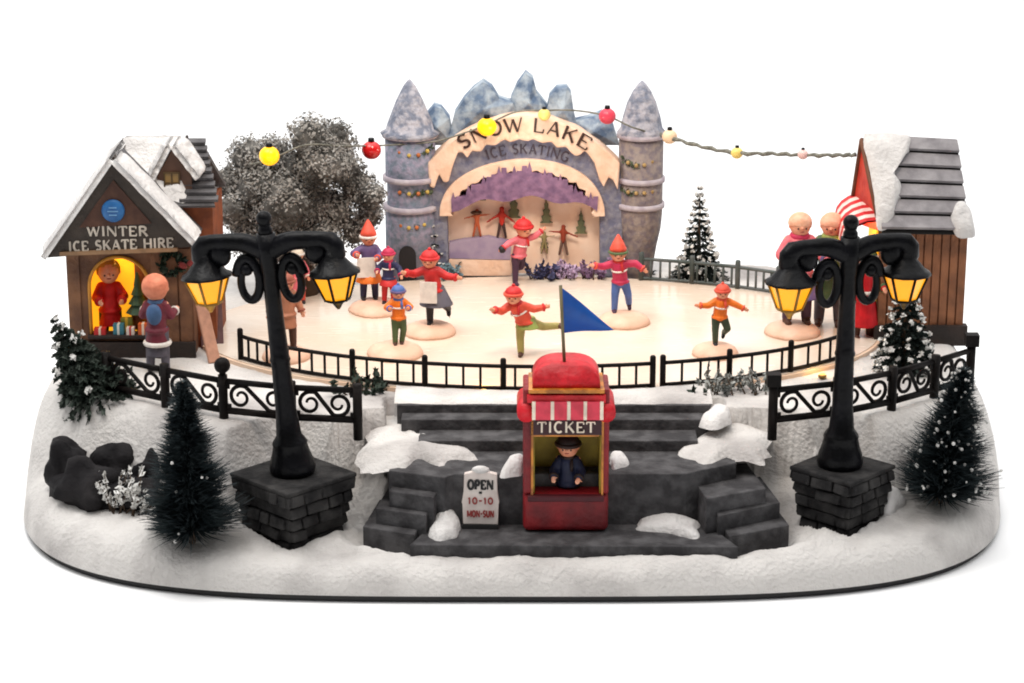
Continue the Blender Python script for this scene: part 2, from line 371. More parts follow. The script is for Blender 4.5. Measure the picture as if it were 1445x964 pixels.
# ---------------------------------------------------------------- stone planters
def planter(label, c, z0, z1, half, yaw, rnd):
    t=thing('stone_planter',(c[0],c[1],z0),label,'planter','stone planters under the lamps',(0,0,yaw))
    m=MB(); rows=5; hh=(z1-z0)
    for i in range(rows):                       # rough courses, each narrower towards the foot
        za,zb=hh*i/rows,hh*(i+1)/rows
        k0=.77+.23*(za/hh); k1=.77+.23*(zb/hh)
        j=rnd.uniform(-.008,.008)
        a=half*k0+j; b=half*k1+j-.004
        m.prism([(-a,-a),(a,-a),(a,a),(-a,a)],za+(.0015 if i else -.03),zb-.0015,[(-b,-b),(b,-b),(b,b),(-b,b)])
        for sd in range(4):                     # proud stones in the course
            q=-half*k0
            while q<half*k0-.04:
                wd=rnd.uniform(.05,.13); wd=min(wd,half*k0-q)
                if rnd.random()<.8:
                    kk=(k0+k1)/2*half
                    M=Matrix.Rotation(sd*PI/2,3,'Z')
                    m.box(M@Vector((q+wd/2,-kk+.002,(za+zb)/2)),(wd-.008,.022+rnd.uniform(0,.014),hh/rows-.008),M@Matrix.Rotation(rnd.uniform(-.08,.08),3,'Y')@Matrix.Rotation(-.22,3,'X'))
                q+=wd
    w_=bevel(m.build('stone_wall',ROCKM,t),.006)
    m=MB(); a=half*1.03; m.prism([(-a,-a),(a,-a),(a,a),(-a,a)],hh-.002,hh+.016); bevel(m.build('coping',ROCKM,t),.006)
    return t
rr=random.Random(3)
cL=PZ(414,672,.36); plL=planter('dark stone planter carrying the lamp beside the left stair flight and bottle-brush tree',(cL.x,cL.y),.10,.36,.172,PI/4,rr)
cR=PZ(1189,662,.37); plR=planter('smaller dark stone planter carrying the lamp at the right of the stairs',(cR.x,cR.y),.13,.37,.145,PI/4+.03,rr)

# ---------------------------------------------------------------- street lamps
def lamp(label, loc, H, yaw, lean, AL):
    t=thing('street_lamp',loc,label,'street lamp','black double lantern lamps',(0,lean,yaw))
    m=MB(); m.lathe([(.086,0),(.091,.02),(.086,.05),(.074,.085),(.067,.115),(.070,.122),(.066,.132),(.050,.155),(.041,.25),(.037,.42),(.037,.45),(.041,.46),(.037,.475),(.033,.62),(.031,H-.16),(.038,H-.10),(.040,H-.08),(.037,H)],(0,0,0),20)
    m.build('post',BLACK,t)
    m=MB(); m.lathe([(.03,H-.01),(.028,H+.02),(.022,H+.03),(.026,H+.038)],(0,0,0),14); m.ell((0,0,H+.058),.031,14,10); m.build('finial',BLACK,t)
    m=MB()
    def arm_z(u): return H-.055+.045*math.sin(min(abs(u)/.12,1)*PI/2)-.02
    pts=[(x,0,arm_z(x)) for x in [-AL+i*2*AL/24 for i in range(25)]]
    rad=[.033+.008*(1-abs(i-12)/12) for i in range(25)]
    dn=[(AL+.028,0,arm_z(AL)-.006),(AL+.046,0,arm_z(AL)-.028),(AL+.050,0,arm_z(AL)-.058),(AL+.036,0,arm_z(AL)-.10)]
    pts=[(-x,y,z) for x,y,z in dn[::-1]]+pts+dn; rad=[.030,.038,.041,.039]+rad+[.039,.041,.038,.030]
    m.tube(pts,rad,12,flat=.85)
    for sg in (-1,1):                           # arm end turns down to the lantern
        m.ell((sg*(AL-.03),0,arm_z(AL)-.045),(.045,.03,.05),12,8)
    m.build('cross_arm',BLACK,t)
    for sg in (-1,1):                           # scroll bracket
        m=MB(); pts=[]; rad=[]
        for i in range(34):
            a=math.radians(-165+i*13); k=1-.50*max(0,(i-12)/22)
            pts.append((sg*(.090-.046*k*math.cos(a)),0,H-.185+.090*k*math.sin(-a)))
            rad.append(.021-.006*i/33)
        m.tube(pts,rad,8); m.ell(pts[-1],.026,10,8); m.build('scroll',BLACK,t)
    for sg in (-1,1):
        cx,cz=sg*(AL+.036),H-.155
        m=MB()                                  # lantern glass, tapered four sided body
        m.lathe([(.046,cz-.112),(.087,cz-.005)],(cx,0,0),6,smooth=False,ph=PI/6)
        g=m.build('lantern_glass',GLASS,t); g['kind']='thing'; del g['kind']
        m=MB(); m.lathe([(.101,cz-.008),(.098,cz),(.080,cz+.010),(.050,cz+.045),(.034,cz+.062),(.03,cz+.085)],(cx,0,0),12); m.build('lantern_roof',BLACK,t)
        m=MB()
        for q in range(6):
            a=PI/6+q*PI/3; m.tube([(cx+.047*math.cos(a),.047*math.sin(a),cz-.113),(cx+.089*math.cos(a),.089*math.sin(a),cz-.006)],.0055,5)
        m.lathe([(.005,cz-.150),(.012,cz-.14),(.022,cz-.125),(.051,cz-.113),(.051,cz-.107)],(cx,0,0),12)
        m.build('lantern_frame',BLACK if sg>0 else BRASS,t)
        lp_=point('lantern_lamp',(cx,-.0,cz-.19),.10,(1,.58,.16),.03); lp_.parent=t
    return t
HL=(PZ(414,680,.376)-PY(386,333,cL.y)).length
lamp('tall black double lantern lamp leaning left, on the planter by the skate hire hut',(cL.x,cL.y,.376),HL*1.0,-.22,-.088,.222)
HR_=abs(PY(1192,335,cR.y).z-.386)
lamp('upright black double lantern lamp on the planter before the grey roofed stall',(cR.x-.012,cR.y,.386),HR_,.30,.006,.205)

# ---------------------------------------------------------------- scroll fences on the bank
def spiral(c, r, a0, turns, sg, n=18):
    return [(c[0]+r*(1-.72*i/n)*math.cos(a0+sg*turns*2*PI*i/n), c[1]+r*(1-.72*i/n)*math.sin(a0+sg*turns*2*PI*i/n)) for i in range(n+1)]
def scroll_fence(label, pts, H, ball_posts, first_cap):
    c=pts[len(pts)//2]; t=thing('scroll_fence',c,label,'fence','ornate scroll fences on the bank')
    for i in range(len(pts)-1):
        A,B=Vector(pts[i]),Vector(pts[i+1]); dv=B-A; Lh=Vector((dv.x,dv.y)).length
        def P(u,v,w=0): return A+dv*(u/Lh)+Vector((0,0,v))+Vector((0,w,0))
        for nm,v,rd in (('rail',H,.013),('rail',.022,.015)):
            m=MB(); m.tube([P(0,v),P(Lh,v)],rd,8,flat=.8); m.build(nm,IRON,t,c)
        r=(H-.045)/2; zc_=.022+(H-.022)/2; m=MB(); r=min(r,Lh*.27)
        c1=(r+.026,zc_); c2=(Lh-r-.026,zc_)
        s1=spiral(c1,r,math.radians(62),1.30,1,26); s2=spiral(c2,r,math.radians(242),1.30,1,26)
        path=s1[::-1]+s2
        m.tube([P(*q) for q in path],[.0055+.0035*(1-abs(k-26.5)/26.5) for k in range(len(path))],7)
        for x0,x1,z0,z1 in ((.004,.03,H-.03,H-.008),(Lh-.03,Lh-.004,.03,.05),(.004,.035,.028,.05),(Lh-.03,Lh-.004,H-.03,H-.008)):
            m.add([P(x0,z0,-.006),P(x1,z0,-.006),P(x1,z1,-.006),P(x0,z1,-.006),P(x0,z0,.006),P(x1,z0,.006),P(x1,z1,.006),P(x0,z1,.006)],[(0,1,2,3),(7,6,5,4),(0,4,5,1),(1,5,6,2),(2,6,7,3),(3,7,4,0)])
        m.build('scroll_panel',IRON,t,c)
    for i,p in enumerate(pts):
        m=MB(); p=Vector(p); m.lathe([(.019,-.06),(.019,H+.025)],p,10)
        if i in ball_posts:
            m.lathe([(.013,H+.02),(.013,H+.035)],p,10); m.ell(p+Vector((0,0,H+.065)),.033,14,10)
        elif i in first_cap:
            m.box(p+Vector((0,0,H+.045)),(.055,.05,.05))
        m.build('post',IRON,t,c)
    return t
def on(px,py,z=HP): return PZ(px,py,z)
lp=[PZ(x,y,HP+.012) for x,y in ((152,552),(234,570),(316,586),(412,596),(505,600))]
scroll_fence('black scroll fence with one ball topped post beside the skate hire hut',lp,.145,(2,),())
rp_=[PZ(x,y,HP+.012) for x,y in ((1090,600),(1180,590),(1258,574),(1318,557),(1368,541))]
scroll_fence('black scroll fence climbing in front of the stall with grey plank roof',rp_,.145,(),(0,4))

# ---------------------------------------------------------------- rink picket fence
def ang(px,py):
    p=PZ(px,py,HR); return math.atan2((p.y-RCY)/RB,(p.x-RCX)/RA)
def picket(label, a0, a1, posts, nb, H=.104):
    mid=rp((a0+a1)/2); c=Vector((mid[0],mid[1],HR)); t=thing('picket_fence',c,label,'fence','low picket fence round the rink')
    def P(a,z): q=rp(a,.97); return Vector((q[0],q[1],HR+z))
    n=28
    for z,rd in ((H,.0085),(.010,.008)):
        m=MB(); m.tube([P(a0+(a1-a0)*i/n,z) for i in range(n+1)],rd,6); m.build('rail',IRON,t,c)
    pa=[a0+(a1-a0)*q for q in posts]
    for q in range(nb+1):
        a=a0+(a1-a0)*q/nb
        if min(abs(a-p) for p in pa)<abs(a1-a0)/nb*.45: continue
        m=MB(); m.tube([P(a,.006),P(a,H)],.0062,6); m.build('baluster',IRON,t,c)
    for a in pa:
        m=MB(); m.lathe([(.0125,-.004),(.0125,H+.028),(.009,H+.034)],P(a,0),8); m.build('post',IRON,t,c)
    return t
aS,aE=ang(340,515),ang(921,551)
# posts by photo x position
def frac(px,a0,a1):
    best=min(range(401),key=lambda i:abs(PRX(rp(a0+(a1-a0)*i/400,.97))-px)); return best/400
def PRX(q):
    dx,dy,dz=q[0],q[1]-CAM[1],HR-CAM[2]; return 722.5+FPX*dx/(dy*CT-dz*ST)
if aS>0: aS-=2*PI
aL0=min([(-PI+.3)+i*.002 for i in range(800)],key=lambda a:abs(PRX(rp(a,.97))-340))
aL1=min([-PI/2+i*.002 for i in range(700)],key=lambda a:abs(PRX(rp(a,.97))-921))
aR0=min([-PI/2+i*.002 for i in range(700)],key=lambda a:abs(PRX(rp(a,.97))-935))
aR1=min([-PI/2+i*.002 for i in range(700)],key=lambda a:abs(PRX(rp(a,.97))-1196))
picket('long black picket fence section along the front of the rink behind the ticket booth',aL0,aL1,[0]+[frac(x,aL0,aL1) for x in (497,600,710,827)]+[1],28)
picket('short black picket fence section at the rink front, ending behind the right lamp',aR0,aR1,[0]+[frac(x,aR0,aR1) for x in (1029,1115)]+[1],13)
aB0=min([.02+i*.002 for i in range(700)],key=lambda a:abs(PRX(rp(a,.97))-1098)); aB1=min([.02+i*.002 for i in range(760)],key=lambda a:abs(PRX(rp(a,.97))-905))
IRON_,IRON=IRON,mat('fence_far_green',(.05,.065,.06),.6,(.10,.11,.11),9)
picket('grey green picket fence section at the back of the rink near the flecked fir',aB0,aB1,[0,.33,.66,1],16)
IRON=IRON_

# ---------------------------------------------------------------- ticket booth
RED=mat('booth_red',hx(138,20,28),.5,hx(104,14,22),9,bump=.3); REDL=mat('booth_roof_red',hx(212,28,42),.5,hx(176,16,28),14,bump=.6,bs=24)
OLIVE=mat('booth_inside',hx(178,154,50),.6,hx(140,120,38),8); GOLD=mat('gold_trim',hx(205,130,45),.4,hx(150,90,30),20)
MAROON=pm(74,16,26); CREAM=pm(240,225,205); PINK=pm(216,62,82)
yf=PZ(800,752,ZPF).y; bp0=PZ(738,752,ZPF); bp1=PZ(858,752,ZPF)
bx0,bx1=bp0.x,bp1.x; bcx=(bx0+bx1)/2; bw=bx1-bx0; bd=.20
bo=Vector((bcx,yf+bd/2,ZPF))
bt=thing('ticket_booth',bo,'small red ticket booth with a domed roof and blue pennant','ticket booth')
def bz(py): return PY(800,py,yf).z
z_sill,z_wt,z_sg,z_str,z_ey=bz(698),bz(613),bz(590),bz(566),bz(550)
m=MB(); wi=.022
x0i,x1i=PY(752,650,yf).x,PY(849,650,yf).x
m.box((bcx,yf+bd/2,(ZPF+.004+z_sill)/2),(bw,bd,z_sill-ZPF-.004))                    # lower body
o1=bevel(m.build('body',RED,bt,bo),.022,3)
for xa,xb in ((bx0,x0i),(x1i,bx1)):
    m=MB(); m.box(((xa+xb)/2,yf+bd/2,(z_sill+z_ey)/2),(xb-xa,bd-.004,z_ey-z_sill)); bevel(m.build('side_wall',RED,bt,bo),.008)
m=MB(); m.box((bcx,yf+bd-.012,(z_sill+z_wt)/2),(x1i-x0i,.02,z_wt-z_sill)); m.build('back_panel',OLIVE,bt,bo)
for xx in (x0i,x1i):
    m=MB(); m.box((xx+(.004 if xx==x0i else -.004),yf+bd/2,(z_sill+z_wt)/2),(.006,bd-.03,z_wt-z_sill)); m.build('inner_lining',OLIVE,bt,bo)
m=MB(); m.box((bcx,yf-.006,z_sill-.012),(x1i-x0i+.03,.03,.024)); bevel(m.build('counter',MAROON,bt,bo),.004)
m=MB(); m.box((bcx,yf+bd/2-.004,(z_wt+z_ey)/2),(x1i-x0i-.002,bd-.02,z_ey-z_wt)); m.build('header',RED,bt,bo)
m=MB(); m.box((bcx,yf-.002,(z_wt+z_sg)/2),(x1i-x0i+.012,.014,z_sg-z_wt)); sg_=m.build('sign_board',mat('sign_maroon',hx(52,10,20),.5),bt,bo)
m=MB(); lettering(m,'TICKET',lambda u,v,w:Vector((bcx+u,yf-.010-w,z_wt+.012+v))-bo,(z_sg-z_wt)*.66,width=(x1i-x0i)*.84)
le=m.build('lettering',CREAM,sg_)
m=MB(); 
for xx in (x0i-.003,x1i+.003): m.box((xx,yf-.003,(z_sill+z_str)/2),(.008,.012,z_str-z_sill))
m.box((bcx,yf-.003,z_wt-.003),(x1i-x0i-.012,.011,.007)); m.build('window_frame',GOLD,bt,bo)
# striped valance
m=MB(); nS=9
xs=[x0i-.004+(x1i-x0i+.008)*q for q in (0,.05,.26,.31,.49,.54,.72,.77,.95,1.0)]
m=MB()
for i in range(nS): m.cur=1-i%2; m.box(((xs[i]+xs[i+1])/2,yf-.014,(z_sg+z_str)/2+.002),(xs[i+1]-xs[i],.02+.002*(i%2),z_str-z_sg+.004),None)
widths=None
m.build('striped_valance',[PINK,CREAM],bt,bo)
# rounded shoulders and domed roof
m=MB()
for sg in (-1,1):
    cx=bcx+sg*(bw/2-.012); m.tube([(cx,yf-.012,z_sg+.022),(cx,yf+bd+.004,z_sg+.022)],.036,14)
m.box((bcx,yf+bd/2,z_str+.012),(bw-.03,bd+.03,.03)); m.build('shoulder',REDL,bt,bo)
m=MB(); zt=bz(517); n=18
prof=[]
hw=(PY(852,540,yf).x-PY(756,540,yf).x)/2; zb=z_ey+.006
for i in range(n+1):
    a=PI*i/n; prof.append((bcx+hw*(abs(math.cos(a))**.75)*(1 if math.cos(a)>0 else -1),zb+(zt-zb)*math.sin(a)**.8))
m.slab(prof,yf-.004,yf+bd-.02,True); m.build('roof',REDL,bt,bo)
m=MB(); m.box((bcx,yf-.010,z_ey),(hw*2+.03,.03,.014)); m.box((bcx,yf+bd/2,z_ey-.001),(hw*2+.028,bd,.012)); m.build('roof_trim',GOLD,bt,bo)
m=MB(); fp0=PY(797,516,yf+.06); fp1=PY(791,403,yf+.06); m.tube([fp0-Vector((0,0,.02)),fp1],.0065,8); fl_=m.build('flagpole',mat('pole_olive',hx(110,100,70),.5),bt,bo)
a,b,c_=PY(790,404,yf+.06),PY(796,470,yf+.06),PY(866,465,yf+.06); m=MB(); nn=10
top=[];bot=[]
for i in range(nn+1):
    k=i/nn; y_=.010*math.sin(k*5.2); T_=a.lerp(c_,k); B_=b.lerp(c_,k); top.append(T_+Vector((0,y_,0))); bot.append(B_+Vector((0,y_,0)))
vs=[];fs=[]
for i in range(nn+1): vs+= [top[i]-bo+Vector((0,-.002,0)),bot[i]-bo+Vector((0,-.002,0)),top[i]-bo+Vector((0,.002,0)),bot[i]-bo+Vector((0,.002,0))]
for i in range(nn):
    q=4*i; fs+=[(q,q+1,q+5,q+4),(q+3,q+2,q+6,q+7),(q+2,q,q+4,q+6),(q+1,q+3,q+7,q+5)]
m.add(vs,fs,True); m.build('pennant',mat('flag_blue',hx(12,78,158),.5,hx(8,62,135),9),fl_)

# ---------------------------------------------------------------- sandwich board
so=PZ(678,746,ZPF); s0=PZ(653,746,ZPF); s1=PZ(704,746,ZPF); hz=PY(678,668,so.y).z-ZPF; sw=(s1.x-s0.x)
sb=thing('open_sign_board',so,'white OPEN sandwich board standing on the booth platform','sign board',None,(-.06,0,-.04))
BO=mat('board_white',hx(222,212,205),.55,hx(200,186,180),9,bump=.1)
m=MB(); hw=sw/2
pl=[(-hw*.96,.018),(hw*.96,.018),(hw,.10),(hw*1.04,hz*.45),(hw*.93,hz*.66),(hw*.90,hz*.96),(hw*.35,hz),(0,hz*1.03),(-hw*.35,hz),(-hw*.90,hz*.96),(-hw*.93,hz*.66),(-hw*1.04,hz*.45),(-hw,.10)]
m.slab(pl,0,.03); bevel(m.build('board',BO,sb),.003)
m=MB(); m.box((0,.014,.009),(sw*1.0,.045,.018)); m.build('foot',mat('board_foot',(.02,.02,.02),.6),sb)
m=MB(); m.ell((0,.012,hz+.006),(hw*.5,.02,.016),12,6); m.build('snow_cap',SNOWP,sb)
m=MB(); lettering(m,'OPEN',lambda u,v,w:Vector((u,-.001-w,hz*.70+v)),hz*.16,.003,.26,.16,width=sw*.70); m.box((0,-.002,hz*.64),(.012,.003,.008)); m.build('lettering',mat('ink_black',(.012,.012,.012),.6),sb)
m=MB(); lettering(m,'10-10',lambda u,v,w:Vector((u,-.001-w,hz*.44+v)),hz*.11,.003,.22,.15,width=sw*.70); m.build('lettering',mat('ink_red',hx(150,60,55),.6),sb); m=MB(); lettering(m,'MON-SUN',lambda u,v,w:Vector((u,-.001-w,hz*.21+v)),hz*.11,.003,.22,.15,width=sw*.74)
m.build('lettering',mat('ink_red',hx(150,60,55),.6),sb)
SC.view_settings.view_transform='Standard'; SC.view_settings.look='None'; SC.view_settings.exposure=0; SC.view_settings.gamma=1

# ---------------------------------------------------------------- foliage helpers
FIR=mat('fir_needles',(.012,.020,.018),.8,(.030,.040,.036),30,.4,.7,spec=.2)
FIRB=mat('bottle_brush_bristle',(.012,.020,.024),.7,(.035,.048,.05),14,.4,.7,spec=.25)
FROST=mat('frost_fleck',(.72,.71,.68),.8,(.55,.54,.52),20,spec=.2)
TRUNK=mat('trunk_brown',(.05,.032,.02),.85,(.08,.05,.03),18)
def frm(d):
    d=Vector(d).normalized(); a=d.orthogonal().normalized(); return a,d.cross(a),d
def brush_tree(label, base, tip, rad, n, seed, group=None, flecks=90, lower=.10):
    rnd=random.Random(seed); base=Vector(base); tip=Vector(tip); ax=tip-base; Lh=ax.length
    t=thing('bottle_brush_tree',base,label,'tree',group); a,b,dd=frm(ax)
    m=MB(); m.tube([Vector((0,0,-.02)),ax*.55,ax*1.0],[.014,.010,.004],6); m.build('trunk',TRUNK,t)
    m=MB(); fk=MB()
    for i in range(n):
        k=rnd.random()**1.25; h=lower+(1-lower)*k; r=rad*(1-k)**.85+.018
        q=rnd.random()*2*PI; L=r*rnd.uniform(.62,1.06)*(1+.18*math.sin(q*3+h*25))
        dirv=(a*math.cos(q)+b*math.sin(q)); up=rnd.uniform(-.20,.42)
        p=ax*h+dirv*.006; e=p+dirv*L+dd*(L*up)+Vector((rnd.gauss(0,.008),rnd.gauss(0,.008),rnd.gauss(0,.008)))
        w_=rnd.uniform(.0016,.0034); s_=(dirv.cross(dd)+dd*rnd.uniform(-1,1)).normalized()*w_
        mid=p.lerp(e,.55)+dd*(-.06*L); m.add([p-s_,p+s_,mid+s_*.9,mid-s_*.9,e+s_*.25,e-s_*.25],[(0,1,2,3),(3,2,4,5)])
        if rnd.random()<flecks/n:
            fk.ell(e.lerp(p,rnd.uniform(0,.25)),rnd.uniform(.0035,.0085),5,4)
    m.build('crown',FIRB,t); f=fk.build('frost',FROST,t)
    return t
def fir(label, base, tip, rad, seed, tiers=11, dens=1.0, fleck=.3, group=None, fmat=None, name='fir_tree'):
    """sculpted fir: tiers of short drooping needle tufts with gaps, pale tips"""
    rnd=random.Random(seed); base=Vector(base); tip=Vector(tip); ax=tip-base; t=thing(name,base,label,'tree',group); a,b,dd=frm(ax)
    m=MB(); m.tube([Vector((0,0,-.02)),ax*.9],[rad*.16,rad*.03],7); m.build('trunk',TRUNK,t)
    m=MB(); fk=MB()
    for ti in range(tiers):
        k=ti/(tiers-1); h=.07+.90*k; r=rad*(1-k)**.9+rad*.06; nb=max(6,int(17*dens*(1-k*.65)))
        for j in range(nb):
            q=2*PI*(j+rnd.uniform(-.3,.3)+.5*(ti%2))/nb; dv=(a*math.cos(q)+b*math.sin(q)); L=r*rnd.uniform(.82,1.12)
            p=ax*h; e=p+dv*L-dd*(L*rnd.uniform(.15,.55))
            for u in range(26):                     # needle blades along the twig
                f0=rnd.uniform(.25,1.0); c=p.lerp(e,f0); s_=min(rad,.15)*rnd.uniform(.08,.16)*(1.2-.5*k)
                o=Vector((rnd.gauss(0,1),rnd.gauss(0,1),rnd.gauss(0,1))).normalized(); x=(dv+o*.9).normalized()*s_; y=x.cross(Vector((rnd.gauss(0,1),rnd.gauss(0,1),rnd.gauss(0,1)))).normalized()*s_*.40
                m.add([c-x*.6-y*.4,c-y,c+x,c+y],[(0,1,2,3)])
            if rnd.random()<fleck:
                for u in range(8):
                    c=e+dd*.006+dv*rad*.03+Vector((rnd.gauss(0,1),rnd.gauss(0,1),rnd.gauss(0,1)))*rad*.035; o=Vector((rnd.gauss(0,1),rnd.gauss(0,1),rnd.gauss(0,1))).normalized()*rad*rnd.uniform(.05,.10)*(1.2-.5*k); y=o.orthogonal()*.55
                    fk.add([c-o,c-y,c+o,c+y],[(0,1,2,3)])
    m.build('crown',fmat or FIR,t); fk.build('snow_tuft',FROST,t)
    return t
def gz(p): return ground(p.x,p.y)

# bottle-brush trees on the front bank
b=PZ(272,770,.15); b.z=gz(b); tp=PY(257,540,b.y+.03)
brush_tree('dark bottle brush tree standing beside the left lamp planter',b,tp,.175,9000,11,'bottle brush trees on the front bank',26)
b=PZ(1324,720,.17); b.z=gz(b); tp=PY(1360,522,b.y+.03)
brush_tree('white flecked bottle brush tree at the right end of the bank',b,tp,.180,9000,12,'bottle brush trees on the front bank',210)
# dark fir at the left end, leaning
b=PZ(134,556,HP); tp=PY(74,448,b.y)
fir('bushy dark green fir leaning left at the end of the scroll fence',b+Vector((0,.02,-.01)),tp,.165,21,tiers=13,dens=2.4,fleck=.05,fmat=mat('fir_grey_green',(.022,.034,.026),.8,(.075,.09,.075),26,.4,.66,spec=.2))
# white flecked cones
b=PZ(985,398,HP); fir('tall slim fir full of white flecks behind the rink',b,PY(988,262,b.y),.105,31,tiers=15,dens=1.1,fleck=.85)
b=PZ(1276,522,HP); fir('white flecked fir in front of the right wooden stall',b,PY(1281,388,b.y),.135,32,tiers=13,dens=1.2,fleck=.65)
b=PZ(611,388,HP); fir('little dark fir with pale tufts at the left castle tower',b+Vector((0,-.10,0)),PY(610,318,b.y-.10),.075,33,tiers=7,dens=.9,fleck=.5)
b=PZ(905,383,HP); b.y-=.06; fir('small dark green fir at the foot of the right castle tower',b,PY(893,322,b.y),.065,36,tiers=7,dens=1.1,fleck=.25)
# tiny grey shrubs along the back edge
for px,lab in ((958,'small grey green shrub left of the slim flecked fir'),(1013,'small grey green shrub right of the slim flecked fir')):
    b=PZ(px,393,HP); fir(lab,b,b+Vector((0,0,.085)),.075,40+px,tiers=5,dens=.8,fleck=.2,name='shrub',group='shrubs at the back edge',fmat=mat('shrub_grey',(.07,.085,.08),.8,(.16,.16,.16),20))

# ---------------------------------------------------------------- big frosted tree behind the left lamp
LEAFD=mat('frosted_leaf_dark',(.060,.057,.053),.85,(.17,.163,.152),13,.40,.66,spec=.2)
LEAFL=mat('frosted_leaf_pale',(.35,.335,.315),.85,(.20,.192,.178),11,.38,.66,spec=.2)
yb=.72; bb=PZ(420,430,HP); bb=Vector((PY(425,400,yb).x,yb,HP))
bt_=thing('frosted_tree',bb,'big rounded grey brown tree crusted with frost behind the left lamp','tree')
m=MB(); m.tube([Vector((0,0,-.03)),Vector((.01,0,.25)),Vector((0,0,.5))],[.09,.07,.05],9); m.build('trunk',TRUNK,bt_)
lumps=[(352,224,32),(384,220,30),(326,258,26),(438,196,34),(470,202,33),(455,232,38),(486,238,28),(502,262,30),(524,276,22),(520,302,22),(365,266,42),(402,290,45),(350,308,36),(328,298,24),(432,288,40),(470,298,36),(400,340,42),(450,345,36),(360,345,32),(500,325,24),(416,238,28)]
rnd=random.Random(5); core=MB(); dk=MB(); lt=MB(); s1=upx(yb)
def leaf(mb_,c,nrm,sz):
    nrm=(Vector(nrm)+Vector((rnd.gauss(0,.5),rnd.gauss(0,.5),rnd.gauss(0,.5)))).normalized(); a,b_,_=frm(nrm); q=rnd.random()*6.28
    x=(a*math.cos(q)+b_*math.sin(q))*sz; y=nrm.cross(x)*.62
    mb_.add([c-x*.9,c-y*.8-x*.1,c+x+nrm*sz*.3,c+y*.8-x*.1],[(0,1,2,3)])
for i,(px,py,r) in enumerate(lumps):
    y0=yb+rnd.uniform(-.10,.14); c=PY(px,py,y0)-bb; R_=r*s1
    core.ell(c,(R_*.74,R_*.70,R_*.74),18,12,disp=.34,dsc=2.6,seed=i+1)
    for k in range(int(2000*(r/45)**2)):
        v=Vector((rnd.gauss(0,1),rnd.gauss(0,1),rnd.gauss(0,1))).normalized(); kk=1+.26*mnoise.noise(v*3.2+Vector((i*2.3,0,i)))
        p=c+v*R_*kk*rnd.uniform(.80,1.07)
        pale=mnoise.noise((p+bb)*8)*1.3+.40*v.z+rnd.gauss(0,.14)
        leaf(lt if pale>-.14 else dk,p,v,rnd.uniform(.005,.013))
core.build('branch_mass',LEAFD,bt_); dk.build('leaves',LEAFD,bt_); lt.build('frosted_leaves',LEAFL,bt_)

# ---------------------------------------------------------------- little plants on the snow
def sprig(label, c, n, L, mt_, seed, group=None, spread=.16, droop=.3, name='frosted_bush', w=.007):
    rnd=random.Random(seed); t=thing(name,c,label,'plant',group); m=MB(); tw=MB()
    for i in range(n):
        q=rnd.random()*2*PI; r0=spread*rnd.random()**.6; p=Vector((r0*math.cos(q),r0*math.sin(q)*.4,-.01)); l=L*rnd.uniform(.6,1.1)
        e=p+Vector((rnd.gauss(0,.35)*l,rnd.gauss(0,.3)*l,l*(1-droop*rnd.random()))); tw.tube([p,p.lerp(e,.5)+Vector((0,0,.01)),e],[.004,.003,.002],5)
        for u in range(16):
            c_=p.lerp(e,rnd.uniform(.35,1.02)); d=Vector((rnd.gauss(0,1),rnd.gauss(0,1),rnd.gauss(0,1))).normalized(); s_=w*rnd.uniform(.7,1.8)
            x=d*s_; y=d.orthogonal().normalized()*s_*.55; m.add([c_-x,c_-y,c_+x*1.1,c_+y],[(0,1,2,3)])
    tw.build('twigs',TRUNK,t); m.build('leaves',mt_,t); return t
WLEAF=mat('white_leaf',(.74,.73,.70),.8,(.5,.49,.47),30,.4,.7,spec=.2)
GLEAF=mat('dark_green_leaf',(.010,.022,.014),.7,(.03,.045,.032),25,spec=.3)
GFROST=mat('grey_leaf',(.36,.37,.35),.8,(.09,.10,.095),30,.4,.62,spec=.2)
b=PZ(180,722,.17); b.z=gz(b)
sprig('white frosted bush growing in front of the dark boulders',b,46,.17,WLEAF,61,spread=.155,droop=.5,w=.011)
b=PZ(497,556,HP); b.y-=.03; b.z=HP-.0
sprig('dark green sprig trailing over the ball fence end by the steps',PZ(510,560,HP)+Vector((0,.07,0)),22,.09,GLEAF,62,spread=.14,droop=.6,name='green_sprig',w=.013)
sprig('grey frosted twigs on the snow between the steps and the right fence',PZ(1040,556,HP)+Vector((0,.02,0)),34,.12,GFROST,63,spread=.15,droop=.5,name='frosted_twigs',w=.010)
sprig('dark green tuft at the right edge of the top step',PZ(985,566,HP)+Vector((0,.03,0)),14,.06,GLEAF,64,spread=.06,droop=.6,name='green_tuft',w=.010)

# ---------------------------------------------------------------- boulders on the left bank
def boulder(label, px, py, rx, ry, seed, z, dy=0):
    c=PZ(px,py,z)+Vector((0,dy,0)); s_=upx(c.y); t=MB(); t.ell((0,0,0),(rx*s_,rx*s_*.8,ry*s_),26,16,disp=.42,dsc=1.9,seed=seed)
    o=t.build('boulder',BOULD); o.location=c; tag(o,label,'boulder','dark boulders on the left bank'); return o
boulder('leftmost dark boulder, tall and rounded, at the base edge',97,668,30,50,1,.26)
boulder('low broad dark boulder between the two rounded peaks',125,690,50,45,2,.22,-.04)
boulder('second dark boulder peak, behind the white frosted bush',160,668,38,44,3,.25)
boulder('dark boulder peak next to the bottle brush tree',213,680,26,40,4,.25)
boulder('low dark boulder filling the gap behind the white bush',190,702,56,30,6,.20,.0)

